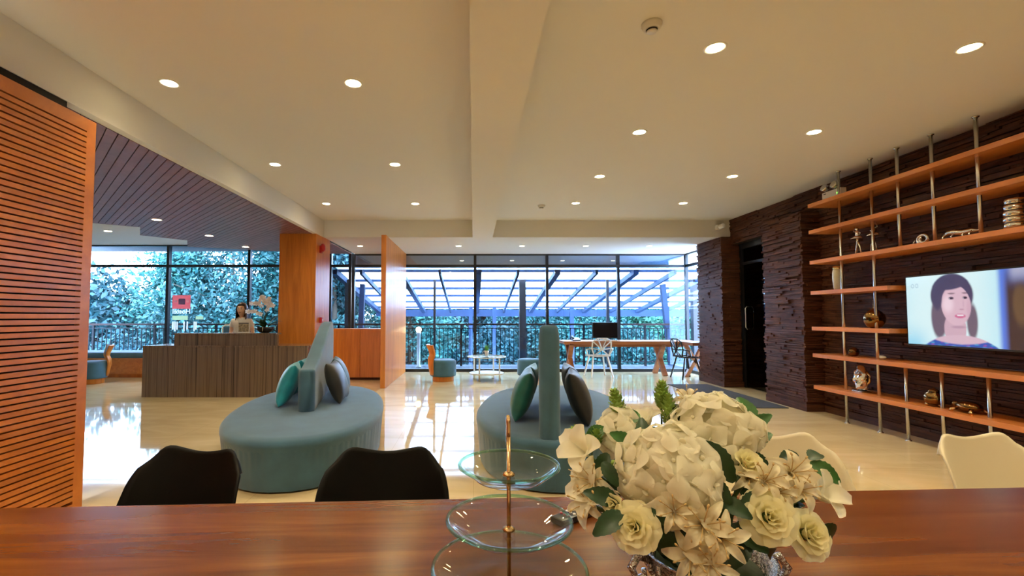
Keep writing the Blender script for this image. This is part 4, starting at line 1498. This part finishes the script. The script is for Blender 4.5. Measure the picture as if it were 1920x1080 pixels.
def shell_chair(loc, rz, mat, legmat, label, group):
    """local: the sitter looks to -y, the back is on +y"""
    t = tag(empty('shell_chair', loc, rz), label, 'chair', group)

    def fn(u, v):
        k = v * (len(CL) - 1)
        i = min(int(k), len(CL) - 2)
        f = k - i
        L = lambda A: A[i] * (1 - f) + A[i + 1] * f
        y = CL[i][0] * (1 - f) + CL[i + 1][0] * f
        z = CL[i][1] * (1 - f) + CL[i + 1][1] * f
        a = 2 * u - 1
        q = abs(a) ** 2.4
        z += L(UP) * q
        y -= L(FW) * q
        # the top edge dips in the middle and its corners are rounded off
        if v > .8:
            e = (v - .8) / .2
            z -= e * (.014 * math.cos(a * PI) + .006) + e * e * .085 * (max(0, abs(a) - .55) / .45) ** 2.6
        return (a * L(HW), y, z)
    MB().grid(fn, 25, 41).build('shell', mat, t, True, solid=.008)
    for sx in (-1, 1):
        for sy in (-1, 1):
            MB().tube([(sx * .12, sy * .10 - .02, .43), (sx * .20, sy * .20 - .02, 0)], [.016, .011], 12).build('leg', legmat, t, True)
    MB().tube([(-.145, -.145, .30), (.145, .105, .30)], .005, 8).tube([(.145, -.145, .30), (-.145, .105, .30)], .005, 8).build('brace', M['black_plastic'], t, True)
    MB().box((-.13, -.13, .415), (.13, .09, .43)).build('seat_mount', M['black_plastic'], t)
    return t


BL = wood('beech', [(.3, (.42, .27, .13)), (.7, (.52, .35, .18))], (9, 9, .8), 2, .45)
shell_chair((-1.035, 1.46, 0), -.20, M['black_shell'], BL, 'black moulded shell chair tucked in beside the slatted wall side of the table', 'black shell chairs at the table')
shell_chair((-.305, 1.46, 0), .04, M['black_shell'], BL, 'black moulded shell chair tucked in behind the glass cake stand', 'black shell chairs at the table')
shell_chair((1.25, 1.66, 0), .10, M['cream_shell'], BL, 'cream moulded shell chair half hidden behind the flowers', 'cream shell chairs at the table')
shell_chair((2.05, 1.66, 0), .12, M['cream_shell'], BL, 'cream moulded shell chair standing clear of the flowers, nearest the shelf wall', 'cream shell chairs at the table')

# ------------------------------------------------------------------ three-tier glass cake stand
SX, SY = .073, .97
t = tag(empty('cake_stand', (SX, SY, .75)), 'three-tier cake stand of clear glass plates on a brass rod', 'cake stand')


def plate(r, z):
    d = .028
    MB().lathe([(1e-6, z), (r * .58, z), (r * .70, z + .004), (r * .93, z + d * .8), (r, z + d), (r + .002, z + d + .003), (r, z + d + .006), (r * .92, z + d * .95 + .004), (r * .69, z + .011), (r * .56, z + .006), (1e-6, z + .006)], 64).build('plate', M['plate_glass'], t, True)
    MB().tube([((r + .0005) * math.cos(a), (r + .0005) * math.sin(a), z + d + .003) for a in [k * 2 * PI / 72 for k in range(72)]], .0036, 10, closed=True).build('rim', M['rim_glass'], t, True)


plate(.157, .004)
plate(.127, .100)
plate(.102, .212)
MB().tube([(0, 0, .003), (0, 0, .30)], .0042, 12).build('rod', M['brass'], t, True)
for z in (.103, .215):
    MB().lathe([(.004, z + .004), (.013, z + .006), (.013, z + .010), (.006, z + .014)], 16).build('collar', M['brass'], t, True)
MB().tube([(0, 0, .29), (0, 0, .31)] + [(0, .011 - .011 * math.cos(a), .325 + .014 * math.sin(a)) for a in [k * PI / 8 for k in range(0, 9)]] + [(0, .022, .30), (0, .022, .275)], .0042, 10).build('hook', M['brass'], t, True)

# remote control
p = at_z(1083, 970, .76)
t = tag(empty('remote_control', (p.x + .005, p.y + .02, .75), -.95), 'black remote control lying on the table behind the cake stand', 'remote control')
MB().box((-.022, -.085, .002), (.022, .085, .020)).build('case', M['black_plastic'], t, bevel=.006)
for k in range(4):
    for j in range(3):
        MB().lathe([(.0042, .020), (.0042, .0225), (.003, .0232)], 10, ((j - 1) * .013, -.05 + k * .022, 0)).build('button', M['white_plastic'] if k else M['red_plastic'], t, True)
MB().lathe([(.005, .020), (.005, .0235), (.003, .0242)], 12, (0, .066, 0)).build('power_button', M['red_plastic'], t, True)

# ------------------------------------------------------------------ vase and flowers
VX, VY = .447, .90
t = tag(empty('flower_vase', (VX, VY, .75)), 'low ornate silver vase holding the white flowers', 'vase')
M['ornate_silver'] = plain('ornate_silver', (.55, .53, .52), .16, 1, bump=.8, bscale=130)
MB().lathe([(.055, 0), (.06, .008), (.045, .016), (.05, .022), (.085, .04), (.105, .065), (.108, .085), (.115, .098), (.118, .102), (.112, .102), (.10, .085), (.08, .05), (1e-6, .04)], 44).build('bowl', M['ornate_silver'], t, True)
MB().lathe([(1e-6, .098), (.05, .094), (.092, .078), (.085, .06), (1e-6, .05)], 24).build('moss_filling', M['leaf_dark'], t, True)
b = MB()
for k in range(22):
    a = k * 2 * PI / 22
    b.tube([(.052 * math.cos(a), .052 * math.sin(a), .022), (.089 * math.cos(a), .089 * math.sin(a), .04), (.109 * math.cos(a), .109 * math.sin(a), .066), (.111 * math.cos(a), .111 * math.sin(a), .09)], [.003, .005, .006, .003], 6)
b.build('fluting', M['ornate_silver'], t, True)
for s in (-1, 1):
    MB().tube([(s * .108, 0, .085), (s * .135, -.005, .095), (s * .148, -.008, .075), (s * .138, -.008, .055), (s * .122, -.006, .060), (s * .124, -.006, .072)], [.007, .008, .008, .007, .006, .005], 10).build('scroll_handle', M['ornate_silver'], t, True)

fl = tag(empty('flower_arrangement', (VX, VY, .82)), 'bouquet of white roses, hydrangeas and lilies with green leaves in the silver vase', 'flowers')
CC = Vector((VX, VY + .06, .86))
rf = random.Random(77)


def local(p):
    return Vector(p) - fl.location


def face(o, pos, toward, spin=0.0):
    o.location = local(pos)
    o.rotation_euler = (Vector(toward).normalized().to_track_quat('Z', 'Y').to_matrix() @ Matrix.Rotation(spin, 3, 'Z')).to_euler()


def stem_to(pos):
    a, e = Vector((VX + rf.uniform(-.05, .05), VY + rf.uniform(-.04, .04), .80)), Vector(pos)
    mid = (a + e) / 2 + Vector((0, 0, .015))
    MB().tube([local(a), local(mid), local(e)], .0035, 6).build('stem', M['stem_green'], fl, True)


def out(p, cam=.5):
    p = Vector(p)
    v = (p - CC).normalized()
    w = (Vector((0, 0, CAMH)) - p).normalized()
    return (v * (1 - cam) + w * cam).normalized()


# roses: layer after layer of cupped petals
def petal_mesh(r0, r1, h, half, roll, mat, name='petal'):
    def fn(u, v):
        a = (2 * u - 1)
        hw = half * (math.sin(PI * (.16 + .62 * v)) ** .8)
        an = a * hw
        r = r0 + (r1 - r0) * v ** 1.4 + roll * .030 * (max(0, v - .70) / .30) ** 2
        z = h * v - roll * .026 * (max(0, v - .70) / .30) ** 2 - .004 * a * a * v
        r += .0022 * math.sin(a * 5 + v * 4) * v
        return (r * math.sin(an), r * math.cos(an), z)
    return MB().grid(fn, 9, 9).mesh(name, mat, True)


LAY = [(.003, .009, .040, 1.9, .0, 3), (.007, .017, .042, 1.35, .04, 4), (.011, .027, .040, 1.05, .10, 5), (.014, .038, .035, .90, .22, 5), (.016, .049, .026, .80, .40, 6)]
ROSE = [petal_mesh(a, b_, h, hf, rl, M['petal_rose']) for a, b_, h, hf, rl, n in LAY]


def rose(px, py, d, s, cam=.55, layers=5):
    p = at_y(px, py, d)
    r = empty('rose' if layers > 3 else 'rose_bud', parent=fl)
    face(r, p, out(p, cam))
    r.scale = (s, s, s)
    k0 = rf.uniform(0, 6)
    for li in range(layers):
        n = LAY[li][5]
        for k in range(n):
            o = link('petal', ROSE[li], r)
            o.rotation_euler = (rf.uniform(-.06, .06), rf.uniform(-.06, .06), k0 + li * .7 + k * 2 * PI / n)
            o.location = (0, 0, -.004 * li)
    cal = MB().lathe([(.003, -.03), (.010, -.022), (.014, -.008), (.008, .002)], 12).build('calyx', M['stem_green'], r, True)
    stem_to(p - out(p, cam) * .03)


rose(1190, 988, .80, .70, .5)
rose(1440, 970, .80, .76, .6)
rose(1514, 1002, .81, .70, .45)
rose(1155, 948, .84, .60, .3, 3)
rose(1397, 874, .86, .75, .4, 3)

# hydrangea heads: many four-petalled florets on a ball
fm = MB()
for k in range(4):
    q = MB()

    def pf(u, v):
        a = 2 * u - 1
        w = .0195 * math.sin(PI * (.10 + .74 * v)) ** .5
        return (a * w, .003 + .030 * v * (1 - .22 * a * a), .004 * math.sin(v * PI) + .005 * a * a * v - .005 * v * v)
    q.grid(pf, 7, 6)
    q.xform(Matrix.Rotation(k * PI / 2 + (.12 if k % 2 else 0), 4, 'Z') @ Matrix.Rotation(.10, 4, 'X'))
    fm.add(q.v, q.f)
fm.ball((0, 0, .002), .0035, 8, 6)
FLO = [fm.mesh('floret', M['petal_white'], True)]
fm2 = MB().add(fm.v, fm.f)
fm2.v = [(x + .004 * math.sin(y * 160), y + .003 * math.sin(x * 190), z * 1.7 + .004 * math.sin(x * 120 + 1)) for x, y, z in fm2.v]
FLO.append(fm2.mesh('floret', M['petal_white'], True))


def hydrangea(px, py, d, R, n, squash=.85):
    p = at_y(px, py, d)
    hroot = empty('hydrangea', parent=fl)
    ax = out(p, .45)
    face(hroot, p, ax)
    MB().ball((0, 0, -.01), R * .72, 14, 10, (1, 1, squash)).build('core', M['petal_white'], hroot, True)
    for i in range(n):
        z = 1 - (i + .5) / n * 1.45
        ph = i * 2.399963
        s = math.sqrt(max(0, 1 - z * z))
        dv = Vector((s * math.cos(ph), s * math.sin(ph), z * squash))
        o = link('floret', FLO[i % 2], hroot)
        o.location = dv * R * rf.uniform(.92, 1.08)
        tilt = (dv.normalized() + Vector((rf.gauss(0, .15), rf.gauss(0, .15), rf.gauss(0, .15)))).normalized()
        o.rotation_euler = (tilt.to_track_quat('Z', 'Y').to_matrix() @ Matrix.Rotation(rf.uniform(0, 6), 3, 'Z')).to_euler()
        k = rf.uniform(1.05, 1.35)
        o.scale = (k, k, k)
    stem_to(p - ax * R * .6)


hydrangea(1252, 885, .86, .076, 30)
hydrangea(1340, 812, .95, .072, 28)
hydrangea(1158, 812, .99, .034, 10)

# lilies: six narrow petals curling back, long stamens
LP = [MB().grid(lambda u, v, s=s: ((2 * u - 1) * s * math.sin(PI * (.08 + .86 * v)) ** .8, .066 * v * (1 - .25 * v), .026 * math.sin(v * 2.6) - .018 * v * v * v + .006 * (2 * u - 1) ** 2), 5, 9).mesh('petal', M['petal_lily'], True) for s in (.0085, .0115)]
SM = MB().tube([(0, 0, 0), (0, .006, .025), (0, .016, .044), (0, .026, .052)], [.0011, .001, .0009, .0008], 5).ball((0, .027, .053), .0022, 6, 5, (1, 1.8, 1)).mesh('stamen', M['stamen'], True)


def lily(px, py, d, s, cam=.6, spread=1.0):
    p = at_y(px, py, d)
    r = empty('lily', parent=fl)
    face(r, p, out(p, cam), rf.uniform(0, 6))
    r.scale = (s, s, s)
    for k in range(6):
        o = link('petal', LP[k % 2], r)
        o.rotation_euler = (.25 * spread, 0, k * PI / 3)
    for k in range(6):
        o = link('stamen', SM, r)
        o.rotation_euler = (0, 0, k * PI / 3 + .4)
    stem_to(p - out(p, cam) * .005)


for a in ((1318, 985, .79, 1.05), (1350, 1008, .78, .95), (1295, 1040, .80, .95), (1330, 1052, .78, .9), (1265, 960, .80, .8), (1430, 905, .84, .85), (1478, 890, .86, .9), (1492, 922, .85, .8), (1455, 925, .84, .7),
          (1118, 905, .90, 1.0), (1108, 945, .90, .95), (1290, 760, 1.02, .8), (1400, 900, .86, .8)):
    lily(*a)


# big soft magnolia-like petals at the edges
BP = MB().grid(lambda u, v: ((2 * u - 1) * .028 * math.sin(PI * (.1 + .82 * v)) ** .6, .075 * v, .016 * math.sin(v * 3) + .010 * (2 * u - 1) ** 2), 7, 9).mesh('petal', M['petal_white'], True)


def magnolia(px, py, d, s, n=5):
    p = at_y(px, py, d)
    r = empty('magnolia', parent=fl)
    face(r, p, out(p, .35), rf.uniform(0, 6))
    r.scale = (s, s, s)
    for k in range(n):
        o = link('petal', BP, r)
        o.rotation_euler = (.55 + .25 * (k % 2), 0, k * 2 * PI / n)
    stem_to(p)


magnolia(1102, 852, .93, .85)
magnolia(1118, 925, .90, .8)
magnolia(1525, 930, .87, .75)
magnolia(1215, 800, 1.02, .6)

# leaves: toothed, folded along the midrib
LF = [leaf_mesh(.085, .027, .22, .30, 5, 15, .05).mesh('leaf', M['leaf_green'], True), leaf_mesh(.095, .030, .35, .25, 5, 15, .05).mesh('leaf', M['leaf_dark'], True), leaf_mesh(.065, .022, .15, .35, 5, 13, .05).mesh('leaf', M['leaf_green'], True)]


def leaf(px0, py0, px1, py1, d0, d1, kind, up=.3):
    a, b_ = at_y(px0, py0, d0), at_y(px1, py1, d1)
    L = (b_ - a).length
    base = (.085, .095, .065)[kind]
    o = link('leaf', LF[kind], fl)
    yv = (b_ - a).normalized()
    zv = ((Vector((0, 0, CAMH)) - a).normalized() + Vector((rf.uniform(-.4, .4), 0, up + rf.uniform(-.3, .5)))).normalized()
    xv = yv.cross(zv).normalized()
    zv = xv.cross(yv)
    mm = Matrix((xv, yv, zv)).transposed()
    o.rotation_euler = mm.to_euler()
    o.location = local(a)
    k = L / (base * .93)
    o.scale = (k, k, k)


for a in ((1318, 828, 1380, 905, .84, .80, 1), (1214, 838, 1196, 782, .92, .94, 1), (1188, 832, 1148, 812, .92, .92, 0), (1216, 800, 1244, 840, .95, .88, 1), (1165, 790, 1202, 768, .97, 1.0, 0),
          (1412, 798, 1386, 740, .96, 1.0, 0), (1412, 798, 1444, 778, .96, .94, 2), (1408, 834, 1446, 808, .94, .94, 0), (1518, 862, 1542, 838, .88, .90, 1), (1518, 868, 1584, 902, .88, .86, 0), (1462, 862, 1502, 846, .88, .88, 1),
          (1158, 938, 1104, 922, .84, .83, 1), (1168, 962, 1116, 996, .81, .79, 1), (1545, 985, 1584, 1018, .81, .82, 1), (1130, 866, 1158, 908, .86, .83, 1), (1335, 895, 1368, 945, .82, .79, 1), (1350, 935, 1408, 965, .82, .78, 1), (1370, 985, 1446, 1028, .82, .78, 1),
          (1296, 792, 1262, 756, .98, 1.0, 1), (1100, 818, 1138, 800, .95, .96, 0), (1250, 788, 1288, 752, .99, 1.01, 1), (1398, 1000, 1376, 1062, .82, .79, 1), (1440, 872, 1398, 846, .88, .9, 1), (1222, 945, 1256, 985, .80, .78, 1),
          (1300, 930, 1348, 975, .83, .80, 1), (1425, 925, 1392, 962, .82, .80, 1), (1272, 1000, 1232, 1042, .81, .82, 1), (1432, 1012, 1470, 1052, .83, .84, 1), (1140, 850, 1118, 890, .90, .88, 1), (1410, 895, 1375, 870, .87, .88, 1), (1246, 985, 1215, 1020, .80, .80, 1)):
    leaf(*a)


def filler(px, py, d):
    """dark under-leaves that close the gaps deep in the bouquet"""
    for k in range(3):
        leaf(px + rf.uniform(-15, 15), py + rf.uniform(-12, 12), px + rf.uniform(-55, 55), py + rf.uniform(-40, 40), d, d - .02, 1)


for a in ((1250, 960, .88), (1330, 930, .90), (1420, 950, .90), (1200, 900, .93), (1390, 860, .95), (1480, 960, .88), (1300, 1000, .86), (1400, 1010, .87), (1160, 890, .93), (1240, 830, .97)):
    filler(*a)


# hop-like green cones
def cone(px, py, d, L, lean):
    p = at_y(px, py, d)
    b = MB()
    rows = 9
    for j in range(rows):
        f = j / (rows - 1)
        r = .013 * math.sin(PI * (.18 + .74 * f)) + .001
        n = 7
        for k in range(n):
            a = k * 2 * PI / n + j * .45
            z = L * f
            c, s = math.cos(a), math.sin(a)
            tip = (c * (r + .0055), s * (r + .0055), z + .007)
            side = .0065
            b.add([(c * r * .7, s * r * .7, z - .004), (c * r - s * side, s * r + c * side, z + .001), tip, (c * r + s * side, s * r - c * side, z + .001)], [(0, 1, 2), (0, 2, 3)])
    b.lathe([(.008, 0), (.009, L * .5), (.004, L)], 8)
    o = b.build('hop_cone', M['hop_green'], fl)
    o.location = local(p)
    o.rotation_euler = (lean[1], lean[0], 0)
    e = p - Vector((lean[0] * .05, 0, .06))
    MB().tube([local(p), local(e), local(Vector((VX, VY + .03, .85)))], .002, 6).build('stem', M['stem_green'], fl, True)


cone(1163, 778, 1.0, .052, (-.25, 0))
cone(1240, 762, 1.03, .052, (0, .1))
cone(1252, 792, 1.0, .055, (.1, -.1))
cone(1092, 832, .97, .034, (-.5, 0))
cone(1112, 836, .96, .032, (.2, 0))
for a in ((1150, 868, .92), (1162, 872, .92), (1156, 882, .91), (1146, 876, .91)):
    p = at_y(*a)
    MB().ball(local(p), .006, 10, 8).build('berry', M['hop_green'], fl, True)
for k in range(7):
    p = at_y(1092, 905 + k * 5, .90)
    q = at_y(1066 + k * 2, 880 + k * 11, .89)
    MB().tube([local(p), local((p + q) / 2 + Vector((0, 0, .006))), local(q)], .0009, 5).build('filament', M['petal_lily'], fl)
for k in range(5):
    p = at_y(1270, 775, 1.02)
    q = at_y(1290 + k * 6, 738 + k * 3, 1.03)
    MB().tube([local(p), local((p + q) / 2 + Vector((-.006, 0, .004))), local(q)], .0009, 5).build('filament', M['petal_lily'], fl)


# ------------------------------------------------------------------ details that belong to a part rather than to the whole thing
def base_name(o):
    return o.name.split('.')[0]


DETAIL = {'island_sofa': {'skirt': 'seat'}, 'round_chair': {'back_pad': 'backrest'}, 'computer_screen': {'screen': 'display'}, 'television': {'screen': 'bezel'},
          'low_cabinet': {'metal_edge': 'door'}, 'remote_control': {'button': 'case', 'power_button': 'case'}, 'bud_vase': {'gold_rim': 'body'},
          'person': {'eye': 'body', 'iris': 'body', 'eyebrow': 'body', 'ear': 'body', 'nose': 'body', 'mouth': 'body', 'collar': 'polo_shirt', 'placket': 'polo_shirt', 'hair_cap': 'hair'},
          'flower_vase': {'fluting': 'bowl', 'scroll_handle': 'bowl'}, 'emergency_light': {'indicator': 'box', 'nameplate': 'box'}, 'fire_call_point': {'push_plate': 'box'},
          'info_card': {'picture_print': 'card', 'heading_print': 'card'}, 'potted_grass': {'handle': 'mug'}, 'side_table': {'rim': 'glass_top'}, 'door_1': {}}
for root in [o for o in scene.objects if o.parent is None]:
    rules = DETAIL.get(base_name(root))
    if not rules:
        continue
    kids = list(root.children)
    for k in kids:
        want = rules.get(base_name(k))
        if want:
            k.parent = next(p for p in kids if base_name(p) == want)
